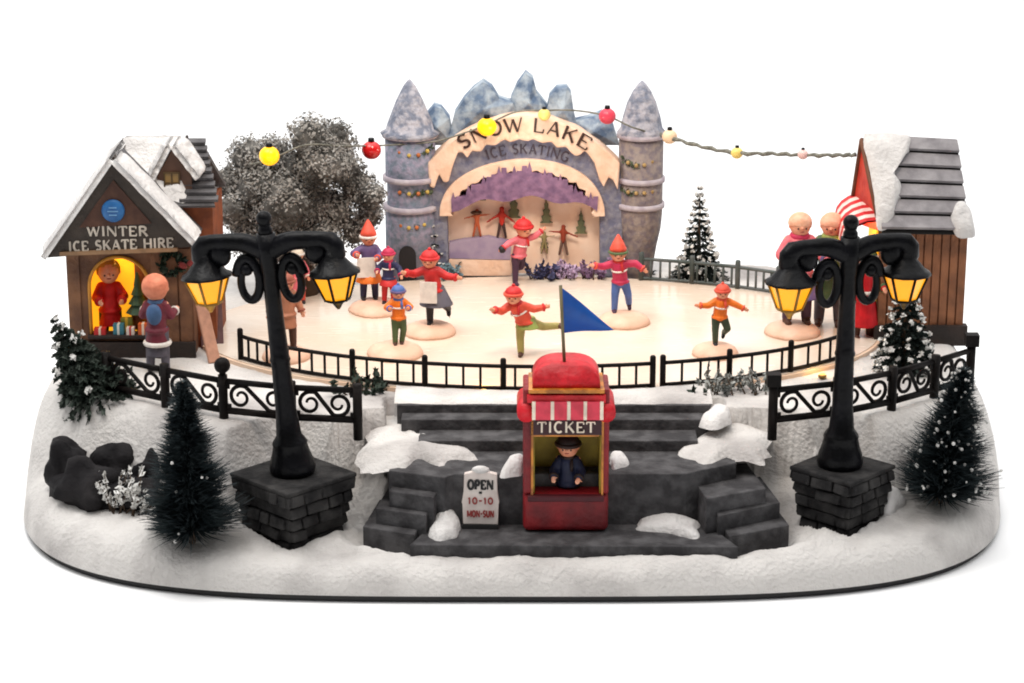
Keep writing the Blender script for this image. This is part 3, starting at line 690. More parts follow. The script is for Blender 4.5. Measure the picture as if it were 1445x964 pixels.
# ---------------------------------------------------------------- snow heaps
def heap(label, pts, z, h, seed, name='snow_heap'):
    xs=[p[0] for p in pts]; ys=[p[1] for p in pts]
    P=[PZ(*p,z) for p in pts]; c=sum(P,Vector())/len(P); c.z=z; m=MB(); n=len(P); vs=[]; fs=[]; rings=7; rn=random.Random(seed)
    q=[]
    for i in range(n):
        for k in range(6): q.append(P[i].lerp(P[(i+1)%n],k/6))
    for _ in range(3): q=[(q[i-1]+q[i]*2+q[(i+1)%len(q)])/4 for i in range(len(q))]
    n=len(q)
    for r in range(rings):
        k=1-r/rings; zz=h*math.sqrt(max(0,1-k**2.4))
        for p in q:
            d=(p-c); v=d*k*(1+.30*mnoise.noise(Vector((p.x*16,p.y*16,seed)))); v.z=zz*(1+.5*mnoise.noise(Vector((v.x*9+seed,v.y*9,2))))-.006; vs.append(v)
    vs.append(Vector((0,0,h*1.0)))
    for r in range(rings-1):
        for i in range(n): fs.append((r*n+i,r*n+(i+1)%n,(r+1)*n+(i+1)%n,(r+1)*n+i))
    for i in range(n): fs.append(((rings-1)*n+i,(rings-1)*n+(i+1)%n,len(vs)-1))
    m.add(vs,fs,True); o=m.build(name,SNOW if name=='snow_drift' else SNOWP); o.location=c; tag(o,label,'snow heap','snow heaps on the stairs'); return o
heap('snow heap at the left end of the booth platform beside the steps',[(603,760),(640,764),(652,745),(640,728),(612,733)],ZPF,.07,1)
heap('broad flat snow heap on the right of the booth platform',[(893,750),(945,752),(975,762),(992,758),(985,738),(950,728),(905,730)],ZPF,.045,2)
heap('snow drift spilling over the left end of the lower rink steps',[(500,668),(556,664),(590,652),(640,656),(672,641),(640,628),(600,630),(580,612),(566,590),(552,574),(520,580)],ZL,.045,3,'snow_drift')
heap('snow drift spilling over the right end of the lower rink steps',[(948,640),(985,654),(1046,650),(1085,652),(1092,600),(1040,580),(1008,600),(985,622)],ZL,.045,4,'snow_drift')
heap('small snow heap on the landing against the left side of the booth',[(702,672),(738,672),(742,648),(722,650)],ZL,.05,5)
heap('small snow heap on the landing against the right side of the booth',[(862,668),(892,656),(880,642),(858,640)],ZL,.035,6)
heap('pointed snow clump beside the right lamp planter and flecked tree',[(1236,738),(1268,730),(1285,712),(1262,702),(1238,712)],.17,.10,7,'snow_clump')
heap('rounded snow hump on the upper right step end',[(983,602),(1010,606),(1035,596),(1025,575),(1000,578)],.47,.05,8,'snow_hump')
# snow lying on the top step under the fence
m=MB(); pa=PZ(556,571,.515); pb=PZ(1006,571,.515); n=60; fr_=[];bk=[]
for i in range(n+1):
    k=i/n; x=pa.x+(pb.x-pa.x)*k; fr_.append((x,pa.y+.012+.012*mnoise.noise(Vector((k*9,1.3,0)))+.006*mnoise.noise(Vector((k*30,2,0)))))
    a_=math.asin(max(-1,min(1,(x-RCX)/RA))); bk.append((x,RCY-RB*1.0*math.cos(a_)+.0))
vs=[];fs=[];Mn=7
for i in range(n+1):
    for j in range(Mn+1):
        v=j/Mn; y=fr_[i][1]+(max(bk[i][1],fr_[i][1]+.03)-fr_[i][1])*v; z=.5135+(.016*min(1,v/.25)**.5)*(1+.35*mnoise.noise(Vector((i*.3,v*2,4)))) if j else .5135
        vs.append((x:=fr_[i][0],y,z))
for i in range(n):
    for j in range(Mn): a=i*(Mn+1)+j; fs.append((a,a+Mn+1,a+Mn+2,a+1))
m.add(vs,fs,True); c_=Vector((.14,-.85,.51)); o=m.build('snow_strip',SNOW,None,c_); tag(o,'thin strip of snow along the top step under the picket fence','snow strip')

# ---------------------------------------------------------------- castle facade behind the rink
CY=1.06
CSTONE=mat('castle_stone',hx(100,103,126),.7,hx(130,130,142),34,.38,.62,.6,34); CBLUE=mat('castle_tower',hx(108,121,136),.7,hx(146,141,160),34,.38,.62,.6,30)
CTAN=mat('castle_tower_tan',hx(142,129,122),.7,hx(112,102,108),34,.38,.62,.6,30)
CRIM=mat('arch_snow',hx(236,204,180),.7,hx(226,188,160),14,bump=.35,bs=30); MOUNT=mat('mountain_paint',hx(160,172,182),.7,hx(84,104,130),17,.38,.62,.6,24)
CAPM=mat('tower_roof',hx(170,168,176),.7,hx(112,118,134),26,.40,.60,.6,40); SKYL=mat('skyline_purple',hx(104,78,108),.7,hx(140,106,134),26,.35,.65,.3,40)
PEACH=mat('scene_peach',hx(255,226,202),.6,hx(250,214,186),9,bump=.08); LILAC=mat('scene_lilac',hx(140,124,152),.7,hx(160,144,164),12)
co_=Vector((PY(740,385,CY).x,CY,HP)); ca=thing('castle_facade',co_,'castle shaped stage front with a wide snowy arch, twin towers and mountain peaks','castle')
def cp(px,py,y=CY): p=PY(px,py,y); return (p.x,p.z)
def cpoly(pts,y=CY): return [cp(*p,y) for p in pts]
def arcpx(cx,cy,rx,ry,a0,a1,n): return [(cx+rx*math.cos(math.radians(a0+(a1-a0)*i/n)),cy-ry*math.sin(math.radians(a0+(a1-a0)*i/n))) for i in range(n+1)]
# arch wall: outer curve / inner curve, as a band
n=36
def outer(k):                                   # k 0..1 left to right, photo px
    x=604+ (874-604)*k; u=(k-.5)*2; return (x, 168+ (260-168)*abs(u)**2.1*.72)
inn=[(634,388),(632,300),(634,285)]+[(634+ (846-634)*i/24, 285-58*(1-abs(i/12-1)**2.2)) for i in range(25)]+[(846,285),(846,300),(846,388)]
m=MB(); top=[];bot=[]
N_=len(inn)
for i,p in enumerate(inn):
    k=i/(N_-1)
    if i<3: q=(600,[388,320,262][i])
    elif i>=N_-3: q=(878,[262,320,388][i-(N_-3)])
    else: q=outer((i-3)/(N_-7)) if N_>7 else outer(k)
    top.append(cp(*q)); bot.append(cp(*p))
m.strip(top,bot,CY-.05,CY+.12); bevel(m.build('arch_wall',CSTONE,ca,co_),.008)
# snow band along the outer arch with a ragged lower edge
rn=random.Random(8); top=[];bot=[]
for i in range(41):
    k=i/40; x,y=outer(k); top.append(cp(x,y-9)); u=abs(k-.5)*2
    dep=25+ (2.0+4*u)*math.sin(i*1.9)+rn.uniform(-2,2)*(.4+u)+ (14 if i in (3,4,36,37) else 0)-(12 if i in (6,7,33,34) else 0); bot.append(cp(x+(k-.5)*-6,y+dep))
m=MB(); m.strip(top,bot,CY-.085,CY+.05); band=bevel(m.build('snowy_arch_band',CRIM,ca,co_),.008)
# lettering along the arch
def arcplace(rxpx,dy,yface):
    def f(u,v,w):
        px=739+u*rxpx; k=(px-604)/270; x,y=outer(k); x2,y2=outer(k+.004); s=(y2-y)/(x2-x); L_=math.hypot(1,s)
        p=PY(px+s/L_*v*100*.55,y+dy-v*100/L_,yface-w); return p-co_
    return f
INK=mat('arch_letter_brown',hx(58,34,26),.6)
m=MB(); lettering(m,'SNOW LAKE',arcplace(1.0,18,CY-.086),1,.006,.19,.11,.12,width=178) if False else None
def arctext(mb,text,x0,x1,hpx,dy,yface,thick=.2,thin=.11):
    W=sum(GL[c][0] for c in text)+.16*(len(text)-1); sx=(x1-x0)/W
    def place(u,v,w):                           # u in px from centre, v in px
        px=(x0+x1)/2+u; k=(px-604)/270; x,y=outer(k); x2,y2=outer(k+.003); s=(y2-y)/(x2-x); L_=math.hypot(1,s)
        p=PY(px+s/L_*v,y+dy-v/L_,yface-w); return p-co_
    lettering(mb,text,place,hpx,.006,thick,thin,.16,width=x1-x0)
m=MB(); arctext(m,'SNOW LAKE',653,827,20,18,CY-.086,.17,.09); m.build('lettering',INK,band)
m=MB(); arctext(m,'ICE SKATING',688,800,14,49,CY-.051,.17,.1); m.build('lettering',mat('arch_letter_dim',hx(70,62,74),.7),ca)
# inner snow rim with a toothed skyline below it
def inner_top(x): u=(x-740)/108; return 222+66*abs(u)**2.4
RO=[(621,300),(621,286),(628,268),(640,253),(656,242),(676,232),(700,225),(722,221),(745,220),(768,222),(792,227),(814,236),(832,249),(845,266),(852,285),(853,300)]
def chaik(P):
    for _ in range(2): P=[P[0]]+[q for a,b in zip(P[:-1],P[1:]) for q in ((a[0]*.75+b[0]*.25,a[1]*.75+b[1]*.25),(a[0]*.25+b[0]*.75,a[1]*.25+b[1]*.75))]+[P[-1]]
    return P
RO=chaik(RO); top=[];bot=[]; rn=random.Random(14)
for i,(x,y) in enumerate(RO):
    j,k_=max(i-1,0),min(i+1,len(RO)-1); tx,ty=RO[k_][0]-RO[j][0],RO[k_][1]-RO[j][1]; L_=math.hypot(tx,ty); nxp,nyp=-ty/L_,tx/L_
    th=17+2.2*math.sin(i*1.7)+rn.uniform(-1,1); top.append(cp(x,y)); bot.append(cp(x+nxp*th,y+nyp*th))
m=MB(); m.strip(top,bot,CY-.075,CY+.03); bevel(m.build('inner_snow_rim',CRIM,ca,co_),.008)
sk=[]
rn=random.Random(4)
for i in range(29):
    x=640+200*i/28; y=inner_top(x)+12+rn.choice((0,2,4,-3,-5)); y=min(y,272)
    sk+= [(x-3.4,y),(x+3.4,y)] if i%3 else [(x-3,y+4),(x,y-6),(x+3,y+4)]
lo=[(x,274+16*abs((x-740)/100)**2+4*math.sin(x*.09)) for x in [842-204*i/20 for i in range(21)]]
m=MB(); m.slab(cpoly(sk+lo)[::-1],CY-.084,CY+.02); m.build('skyline',SKYL,ca,co_)
m=MB(); m.slab(cpoly([(628,388),(852,388),(852,240),(800,222),(740,216),(680,222),(628,240)])[::1],CY+.03,CY+.06); m.build('scene_panel',PEACH,ca,co_)
m=MB(); m.slab(cpoly([(634,362),(720,364),(722,340),(690,333),(655,337),(634,341)]),CY-.035,CY+.02); m.build('lilac_bank',LILAC,ca,co_)
m=MB(); m.slab(cpoly([(634,386),(722,386),(720,365),(634,363)]),CY-.04,CY+.02); m.build('white_bank',CRIM,ca,co_)
# mountain peaks behind
def peak(pts,y,nm='mountain_peak'):
    mm=MB(); P=[PY(*p,y)-co_ for p in pts]; c=sum(P,Vector())/len(P); mid=[]
    vs=[p for p in P]+[p+Vector((0,.10,0)) for p in P]+[c+Vector((0,-.05,-.01))]; k=len(P)
    fs=[((i+1)%k,2*k,i) for i in range(k)]+[list(range(k,2*k))]+[(i,(i+1)%k,k+(i+1)%k,k+i) for i in range(k)]
    mm.add(vs,fs); return mm.build(nm,MOUNT,ca)
peak([(598,205),(600,165),(612,150),(622,153),(634,168),(640,205)],CY+.05)
peak([(632,200),(642,160),(655,140),(668,126),(682,116),(694,124),(704,140),(724,146),(735,185)],CY+.04)
peak([(712,180),(722,138),(730,120),(742,104),(752,112),(757,132),(772,150),(780,180)],CY+.07)
peak([(765,185),(776,136),(786,125),(800,124),(806,132),(810,160),(818,195)],CY+.05)
peak([(800,205),(812,172),(830,168),(850,160),(864,172),(874,205)],CY+.06)
# towers
def tower(px,pyb,r,segs,roof,mt_,nm):
    c=PY(px,pyb,CY); s_=upx(CY); m=MB(); zc=lambda py: PY(px,py,CY).z
    prof=[(rr*s_,zc(y)-HP) for rr,y in segs]; ctr=Vector((c.x,CY,HP))-co_
    m.lathe(prof,ctr,24); tw=m.build('tower',mt_,ca)
    m=MB(); m.lathe([(rr*s_,zc(y)-HP) for rr,y in roof],ctr,22)
    for v in m.v: 
        k=1+.05*mnoise.noise(v*22); v.x=ctr.x+(v.x-ctr.x)*k
    m.build('tower_roof',CAPM,tw); return tw,ctr,s_,zc
tw,ctr,s_,zc=tower(581,385,35,[(36,392),(36,300),(33,292),(33,255),(35,250),(35,192)],[(38,192),(41,187),(34,183),(30,170),(19,142),(9,122),(3,114),(1,112)],CBLUE,0)
def ring(tw,ctr,r,py,s_,zc,mt_): mm=MB(); mm.lathe([(r*s_,zc(py+4)-HP),((r+4)*s_,zc(py+3)-HP),((r+4)*s_,zc(py-3)-HP),(r*s_,zc(py-4)-HP)],ctr,24); mm.build('ledge',mt_,tw)
LEDGE=mat('ledge_pale',hx(182,174,180),.7,hx(160,150,160),20)
for py in (250,291,189): ring(tw,ctr,35,py,s_,zc,LEDGE)
m=MB(); c=PY(575,368,CY-36*s_); q=[(c.x-12*s_,HP),(c.x+12*s_,HP)]+[(c.x+12*s_*math.cos(a),c.z+.025+14*s_*math.sin(a)*1.0) for a in [PI*i/10 for i in range(11)]]
m.slab(q,CY-37*s_,CY-25*s_); m.build('arched_doorway',mat('door_dark',(.012,.011,.014),.6),tw,co_)
def garland(y0,x0,x1,sag,mats,tw_,rr,seed):
    rn=random.Random(seed); g=MB()
    for i in range(70):
        k=rn.random(); px=x0+(x1-x0)*k; u=(k-.5)*2; p=PY(px,y0+sag*(1-u*u)+rn.uniform(-4,4),CY-rr*math.sqrt(max(.05,1-u*u*.8))); l=Vector((rn.gauss(0,1),rn.gauss(0,1),rn.gauss(0,1))).normalized()*.010
        y=l.orthogonal(); g.add([p-l-co_,p-y*.6-co_,p+l-co_,p+y*.6-co_],[(0,1,2,3)])
    gg=g.build('garland',mats[0],tw_)
    for k in (.2,.42,.64,.85):
        px=x0+(x1-x0)*k; u=(k-.5)*2; b=MB(); b.ell(PY(px,y0+sag*(1-u*u),CY-rr*math.sqrt(max(.05,1-u*u*.8))-.008)-co_,.010,8,6); b.build('bauble',mats[1+int(k*10)%(len(mats)-1)],gg)
GM=mat('garland_green',hx(62,80,62),.8,hx(96,104,80),30)
BA_=[GM,pm(205,175,90),pm(150,60,110),pm(190,110,60),pm(110,70,130)]
garland(206,552,612,14,BA_,tw,33*s_,1); garland(268,552,612,6,BA_,tw,33*s_,2); garland(312,556,606,10,BA_,tw,35*s_,3)
tw,ctr,s_,zc=tower(902,385,32,[(18,392),(20,370),(24,345),(29,322),(31,300),(31,190)],[(33,192),(34,186),(29,180),(26,164),(20,145),(13,129),(6,119),(1,114)],CTAN,1)
for py in (252,288,190): ring(tw,ctr,30,py,s_,zc,LEDGE)
garland(222,876,928,12,[GM,pm(170,140,90),pm(150,120,110)],tw,30*s_,4); garland(268,876,928,5,[GM,pm(170,140,90),pm(150,120,110)],tw,30*s_,5)
# painted relief inside the arch: little trees and skaters
def relief_tree(px,py0,py1,wd):
    m=MB(); y=CY+.012; P=[]
    for i in range(5): k=i/4; P+= [(px-wd*(1-k)*1-(0 if i==4 else 1),py0+(py1-py0)*k),(px-wd*(1-k)*.6,py0+(py1-py0)*(k+.06))]
    Q=[(2*px-a,b) for a,b in P[::-1]]
    m.slab([cp(a,b,y) for a,b in (P+Q)[::-1]],y,y+.02); m.build('relief_tree',mat('relief_green',hx(112,112,78),.7,hx(92,100,76),20),ca,co_)
for a in ((678,283,262,7),(725,308,268,9),(771,315,280,8),(820,330,297,8),(768,350,326,5)): relief_tree(*a)
def relief_skater(px,pyf,h,col,leg,arms):
    m=MB(); y=CY-.0; s2=h
    def pt(dx,dy): return PY(px+dx*s2,pyf-dy*s2,y)-co_
    w_=upx(y)*h
    m.ell(pt(0,.90),.085*w_,8,6); m.cap(pt(0,.78),pt(0,.45),.095*w_,.085*w_,8)
    for sg,a in zip((-1,1),arms): m.cap(pt(sg*.06,.74),pt(sg*.45,.74+a),.05*w_,.038*w_,6)
    o=remesh(m.build('relief_skater',col,ca),.006,1); m=MB()
    for sg in (-1,1): m.cap(pt(sg*.04,.45),pt(sg*.13,.03),.06*w_,.04*w_,6)
    m.build('legs',leg,o)
RRED=pm(196,52,36); RDK=pm(70,52,48); ROR=pm(190,96,60); RBR=pm(150,62,40); ROL=pm(150,136,92)
relief_skater(673,334,40,ROR,ROR,(-.1,.05)); relief_skater(708,336,46,RRED,RDK,(-.25,-.3)); relief_skater(768,358,32,ROL,ROL,(0,.05)); relief_skater(795,360,44,RBR,pm(120,90,76),(.02,-.15))
hat=MB(); p=PY(672,300,CY); hat.ell(p-co_,(.028,.022,.010),10,6); hat.build('relief_hat',pm(92,60,40),ca)

# little bundles at the arch foot

for px,col,lab in ((798,pm(196,172,204),'lilac flowering shrub at the right foot of the arch'),(764,pm(72,74,112),'dark blue shrub at the arch foot beside the olive relief skater'),(836,pm(140,110,144),'mauve shrub at the foot of the right arch leg'),(637,pm(100,126,136),'teal shrub at the foot of the left arch leg')):
    b=PZ(px,386,HR); sprig(lab,Vector((b.x,CY-.10,HR)),22,.10,col,px,spread=.055,droop=.6,name='shrub',w=.011)


# ---------------------------------------------------------------- skate hire hut
WOOD=mat('hut_wood',hx(132,92,64),.7,hx(92,62,46),9,.35,.65,.4,30); WOODD=mat('hut_wood_dark',hx(48,36,31),.7,hx(34,27,25),12,.35,.65,.4,30)
BRICK=mat('hut_orange_wall',hx(140,74,40),.7,hx(110,56,32),12,.35,.65,.3,40); YLW=mat('hut_glow_wall',hx(240,190,40),.6,hx(230,170,20),6,emit=(1,.50,.02),es=.75)  # yellow wall glows by its own emission in place of lamplight
SHING=mat('shingle_grey',hx(66,64,66),.7,hx(90,88,90),16,.35,.65,.4,40); SIGNB=mat('sign_dark',hx(52,44,38),.6,hx(66,56,48),12,.35,.65,.2)
HY=-.22                                          # front wall plane
hb=PY(190,508,HY); ho=Vector((hb.x,HY+.2,HP)); hut=thing('skate_hire_hut',ho,'brown wooden skate hire hut with a snowy gable and lit arched counter','hut')
def hp(px,py,y=HY): p=PY(px,py,y); return (p.x,p.z)
x0,x1=PY(96,420,HY).x,PY(272,420,HY).x; zb=HP-.02; zt=PY(180,350,HY).z
ox0,ox1=PY(127,420,HY).x,PY(212,420,HY).x; zo0=PY(160,476,HY).z; zsp=PY(160,405,HY).z; zar=PY(160,362,HY).z
D=.40
# front wall in pieces round the opening
m=MB(); m.box(((x0+ox0)/2,HY+.015,(zb+zt)/2),(ox0-x0,.03,zt-zb)); m.box(((ox1+x1)/2,HY+.015,(zb+zt)/2),(x1-ox1,.03,zt-zb)); m.box(((ox0+ox1)/2,HY+.015,(zb+zo0)/2),(ox1-ox0,.0298,zo0-zb))
n=18; at=[];ab=[]
for i in range(n+1):
    a=PI-PI*i/n; xx=(ox0+ox1)/2+(ox1-ox0)/2*math.cos(a); ab.append((xx,zsp+(zar-zsp)*math.sin(a))); at.append((xx,zt))
m.strip(at,ab,HY+.0005,HY+.0295)
# plank grooves as raised battens
for i in range(9):
    xx=x0+(x1-x0)*(i+.5)/9
    if ox0-.01<xx<ox1+.01: continue
    m.box((xx,HY-.004,(zb+zt)/2),((x1-x0)/9-.008,.01,zt-zb-.004))
m.build('front_wall',WOOD,hut,ho)
m=MB(); m.box((x0+.012,HY+.03+D/2,(zb+zt)/2),(.024,D-.002,zt-zb)); m.box((x1-.012,HY+.03+D/2,(zb+zt)/2),(.024,D-.002,zt-zb)); m.box(((x0+x1)/2,HY+D+.04,(zb+zt)/2),(x1-x0,.02,zt-zb)); m.build('side_walls' if False else 'wall',WOOD,hut,ho)
m=MB(); m.box(((ox0+ox1)/2,HY+.20,(zb+zt)/2),(ox1-ox0+.10,.012,zt-zb-.01)); m.box((ox0-.04,HY+.11,(zb+zt)/2),(.012,.15,zt-zb-.012)); m.box((ox1+.04,HY+.11,(zb+zt)/2),(.012,.15,zt-zb-.012)); m.build('glow_lining',YLW,hut,ho)
m=MB(); m.box(((ox0+ox1)/2,HY+.010,zo0+.008),(ox1-ox0+.03,.075,.016)); bevel(m.build('counter',WOODD,hut,ho),.004)
m=MB(); m.tube([(xx-.0,HY-.006,zz) for xx,zz in [(ox0,zo0+.012)]+ab+[(ox1,zo0+.012)]],.008,6); m.build('arch_trim',pm(205,140,50),hut,ho)
m=MB(); m.box(((x0+x1)/2,HY-.012,zb+.045),(x1-x0+.012,.03,.09)); m.build('plinth',WOODD,hut,ho)
# gable: sign board triangle
gy=HY-.05
ga=hp(160,236,gy); gl=hp(76,357,gy); gr=hp(262,345,gy)
m=MB(); m.slab([hp(63,364,gy),hp(277,348,gy),hp(160,221,gy)],gy,gy+.05); m.build('gable_board',SIGNB,hut,ho)
ia=hp(160,254,gy); il=hp(112,321,gy); ir=hp(214,315,gy)
m=MB(); m.slab([il,ir,ia],gy-.006,gy+.01); m.build('gable_panel',mat('gable_brown',hx(88,58,44),.7,hx(70,44,34),16),hut,ho)
m=MB(); c=PY(160,297,gy-.006); M90=Matrix.Rotation(PI/2,3,'X'); m.lathe([(.045,-.004),(.049,.004),(.049,.010),(.042,.016),(.02,.018)],c-ho,26,M90); dsc=m.build('round_emblem',mat('emblem_blue',hx(44,108,168),.45,hx(34,90,148),20),hut)
m=MB(); 
for q in range(-1,2): m.box(c-ho+Vector((0,-.019,q*.016)),(.045-.012*abs(q),.004,.004))
m.build('emblem_bar',pm(120,170,214),dsc)
WHT=pm(206,196,182)
m=MB(); pl0=PY(166,333,gy-.002); lettering(m,'WINTER',lambda u,v,w:Vector((pl0.x+u,gy-.001-w,pl0.z+v))-ho,.043,.005,.2,.11,width=upx(gy)*84); m.build('lettering',WHT,hut)
m=MB(); pl1=PY(171,352,gy-.002); lettering(m,'ICE SKATE HIRE',lambda u,v,w:Vector((pl1.x+u,gy-.001-w,pl1.z+v+u*.04))-ho,.043,.005,.2,.11,width=upx(gy)*146); m.build('lettering',WHT,hut)
m=MB(); a=hp(84,356,gy-.012); b=hp(250,350,gy-.012); m.slab([(a[0],a[1]-.016),(b[0],b[1]-.016),b,a],gy-.014,gy+.02); m.build('sign_ledge',pm(150,116,84),hut,ho)
# front gable roof slabs with snow
def roofslab(A,B,y0,y1,th,mt_,nm,parent=hut,off=ho,dis=0):
    A,B=Vector((A[0],0,A[1])),Vector((B[0],0,B[1])); d=(B-A).normalized(); nrm=Vector((-d.z,0,d.x)); nrm=nrm if nrm.z>0 else -nrm
    m=MB(); q=[A,B,B+nrm*th,A+nrm*th]; q=q if (B-A).x>0 else [B,A,A+nrm*th,B+nrm*th]
    m.slab([(p.x,p.z) for p in q],y0,y1); return m.build(nm,mt_,parent,off)
ap=hp(160,226,gy); el=hp(66,362,gy); er=hp(274,342,gy)
rsl=roofslab(ap,el,gy-.02,HY+.34,.02,SHING,'roof'); rsr=roofslab(ap,er,gy-.02,HY+.13,.02,SHING,'roof')
def snowslab(A,B,y0,y1,th,seed,parent,nm='roof_snow',curl=.03):
    """lumpy snow sheet on a slope from A (ridge) to B (eave), x-z points"""
    rn=seed; m=MB(); nu,nv=22,8; A=Vector((A[0],0,A[1])); B=Vector((B[0],0,B[1])); d=B-A; L=d.length; dn=d.normalized(); nr=Vector((-dn.z,0,dn.x)); nr=nr if nr.z>0 else -nr; vs=[];fs=[]
    for lay in (0,1):
        for i in range(nu+1):
            for j in range(nv+1):
                u=i/nu; v=j/nv; edge=min(1,u/.06,(1-u)/.05,v/.12,(1-v)/.12)**.5; y=y0+(y1-y0)*v+.012*mnoise.noise(Vector((u*7,seed,0)))*(1 if j in (0,nv) else 0)
                p=A+d*(u+ (.02*mnoise.noise(Vector((v*6,seed,3))) if i==nu else 0))+nr*((.021 if lay else -.004)+(th*edge*(1+.5*mnoise.noise(Vector((u*5+seed,v*3,1)))) if lay else 0))
                p.y=y; vs.append(p-ho if parent is None else p)
    k=(nu+1)*(nv+1)
    for i in range(nu):
        for j in range(nv):
            a=i*(nv+1)+j; fs.append((k+a,k+a+1,k+a+nv+2,k+a+nv+1)); fs.append((a,a+nv+1,a+nv+2,a+1))
    for i in range(nu): 
        for j in (0,nv): a=i*(nv+1)+j; fs.append((a,a+nv+1,k+a+nv+1,k+a) if j==0 else (a,k+a,k+a+nv+1,a+nv+1))
    for j in range(nv):
        for i in (0,nu): a=i*(nv+1)+j; fs.append((a,k+a,k+a+1,a+1) if i==0 else (a,a+1,k+a+1,k+a))
    m.add(vs,fs,True); return m
snowslab(ap,el,gy-.05,HY+.34,.017,1,1).build('roof_snow',SNOWP,rsl,ho)
snowslab(ap,er,gy-.05,HY+.07,.016,2,1).build('roof_snow',SNOWP,rsr,ho)
# main block behind: orange wall, sloping snow roof, dormer
MY=HY+.13
bx0,bx1=PY(186,300,MY).x,PY(300,300,MY).x; ze=PY(250,292,MY).z
m=MB(); m.box(((bx0+bx1)/2,MY+.18,(HP+ze)/2),(bx1-bx0,.36,ze-HP-.0)); m.build('orange_wall',BRICK,hut,ho)
RY=MY+.17; rz=PY(230,204,RY).z; rx0,rx1=PY(177,204,RY).x,PY(268,201,RY).x; ex0,ex1=PY(170,292,MY-.03).x,PY(304,290,MY-.03).x
def quadslab(P,th,mt_,nm,parent=hut,off=ho):
    P=[Vector(p) for p in P]; nr=(P[1]-P[0]).cross(P[3]-P[0]).normalized(); nr=nr if nr.z>0 else -nr; m=MB()
    m.add(P+[p+nr*th for p in P],[(3,2,1,0),(4,5,6,7),(0,1,5,4),(1,2,6,5),(2,3,7,6),(3,0,4,7)]); return m.build(nm,mt_,parent,off)
mr_=quadslab([(ex0,MY-.03,ze),(ex1,MY-.03,ze+.004),(rx1+.05,RY,rz),(rx0,RY,rz)],.02,SHING,'roof')
quadslab([(rx0,RY,rz),(rx1+.05,RY,rz),(ex1,RY+.2,ze),(ex0,RY+.2,ze)],.02,SHING,'roof')
# stepped shingles on the right end
m=MB()
for i in range(9):
    k=i/9; k2=(i+1)/9; yA=RY+(MY-.03-RY)*k; yB=RY+(MY-.03-RY)*k2; zA=rz+(ze-rz)*k; zB=rz+(ze-rz)*k2
    xa=rx1-.045+.02*k; xb=rx1+.05+(ex1-rx1-.05)*k2+.012
    m.box(((xa+xb)/2,(yA+yB)/2-.008,(zA+zB)/2+.030),(xb-xa,.035,.014),Matrix.Rotation(.35,3,'X'))
m.build('shingles',SHING,mr_,ho)
m=MB(); nu,nv=16,12; vs=[];fs=[]
for lay in (0,1):
    for i in range(nu+1):
        for j in range(nv+1):
            u=i/nu;v=j/nv; a=Vector((rx0-.012+(rx1-.02-rx0)*u,RY+.01,rz+.022)); b=Vector((ex0-.005+(PY(268,290,MY).x-ex0)*u,MY-.035,ze+.024+.008)); p=a.lerp(b,v*(1+.05*mnoise.noise(Vector((u*6,4,0)))))
            ed=min(1,u/.08,(1-u)/.08,v/.08+.4,(1-v)/.1)**.5; p+=Vector((0,-.5,.8))*(.034*ed*(1+.4*mnoise.noise(Vector((u*5,v*5,2)))) if lay else 0); vs.append(p)
k=(nu+1)*(nv+1)
for i in range(nu):
    for j in range(nv): a=i*(nv+1)+j; fs.append((k+a,k+a+1,k+a+nv+2,k+a+nv+1))
for i in range(nu):
    for j in (0,nv): a=i*(nv+1)+j; fs.append((a,a+nv+1,k+a+nv+1,k+a))
for j in range(nv):
    for i in (0,nu): a=i*(nv+1)+j; fs.append((a,a+1,k+a+1,k+a))
m.add(vs,fs,True); m.build('roof_snow',SNOWP,mr_,ho)
# dormer
DY=MY-.0
da=hp(242,212,DY); dl=hp(222,282,DY); dr=hp(272,286,DY); dsl=hp(222,248,DY); dsr=hp(270,246,DY)
m=MB(); m.slab([dl,dr,dsr,da,dsl],DY,DY+.2); dm=m.build('dormer',pm(92,64,50),hut,ho)
m=MB(); c=PY(243,258,DY-.004); m.box(c-ho,(.058,.012,.085)); wn=m.build('window',mat('dormer_glass',hx(172,140,78),.35,hx(140,110,60),8),dm)
m=MB(); 
for xx in (-.032,0,.032): m.box(c-ho+Vector((xx,-.007,0)),(.006,.008,.092))
for zz in (-.045,0,.045): m.box(c-ho+Vector((0,-.0075,zz)),(.07,.008,.006))
m.build('dormer_sash',pm(78,60,34),dm)
A_=hp(242,206,DY); L_=hp(216,256,DY); R__=hp(278,252,DY)
snowslab(A_,R__,DY-.03,DY+.16,.026,4,1).build('dormer_snow',SNOWP,dm,ho); snowslab(A_,L_,DY-.012,DY+.16,.018,5,1).build('dormer_snow',SNOWP,dm,ho)
m=MB(); c=PY(264,196,RY); m.tube([c-ho-Vector((0,0,.05)),c-ho+Vector((0,0,.015))],[.012,.006],7); m.build('roof_finial',WOODD,hut)
point('hut_lamp',((ox0+ox1)/2-.03,HY+.10,zar-.06),2.6,(1,.66,.18),.02)
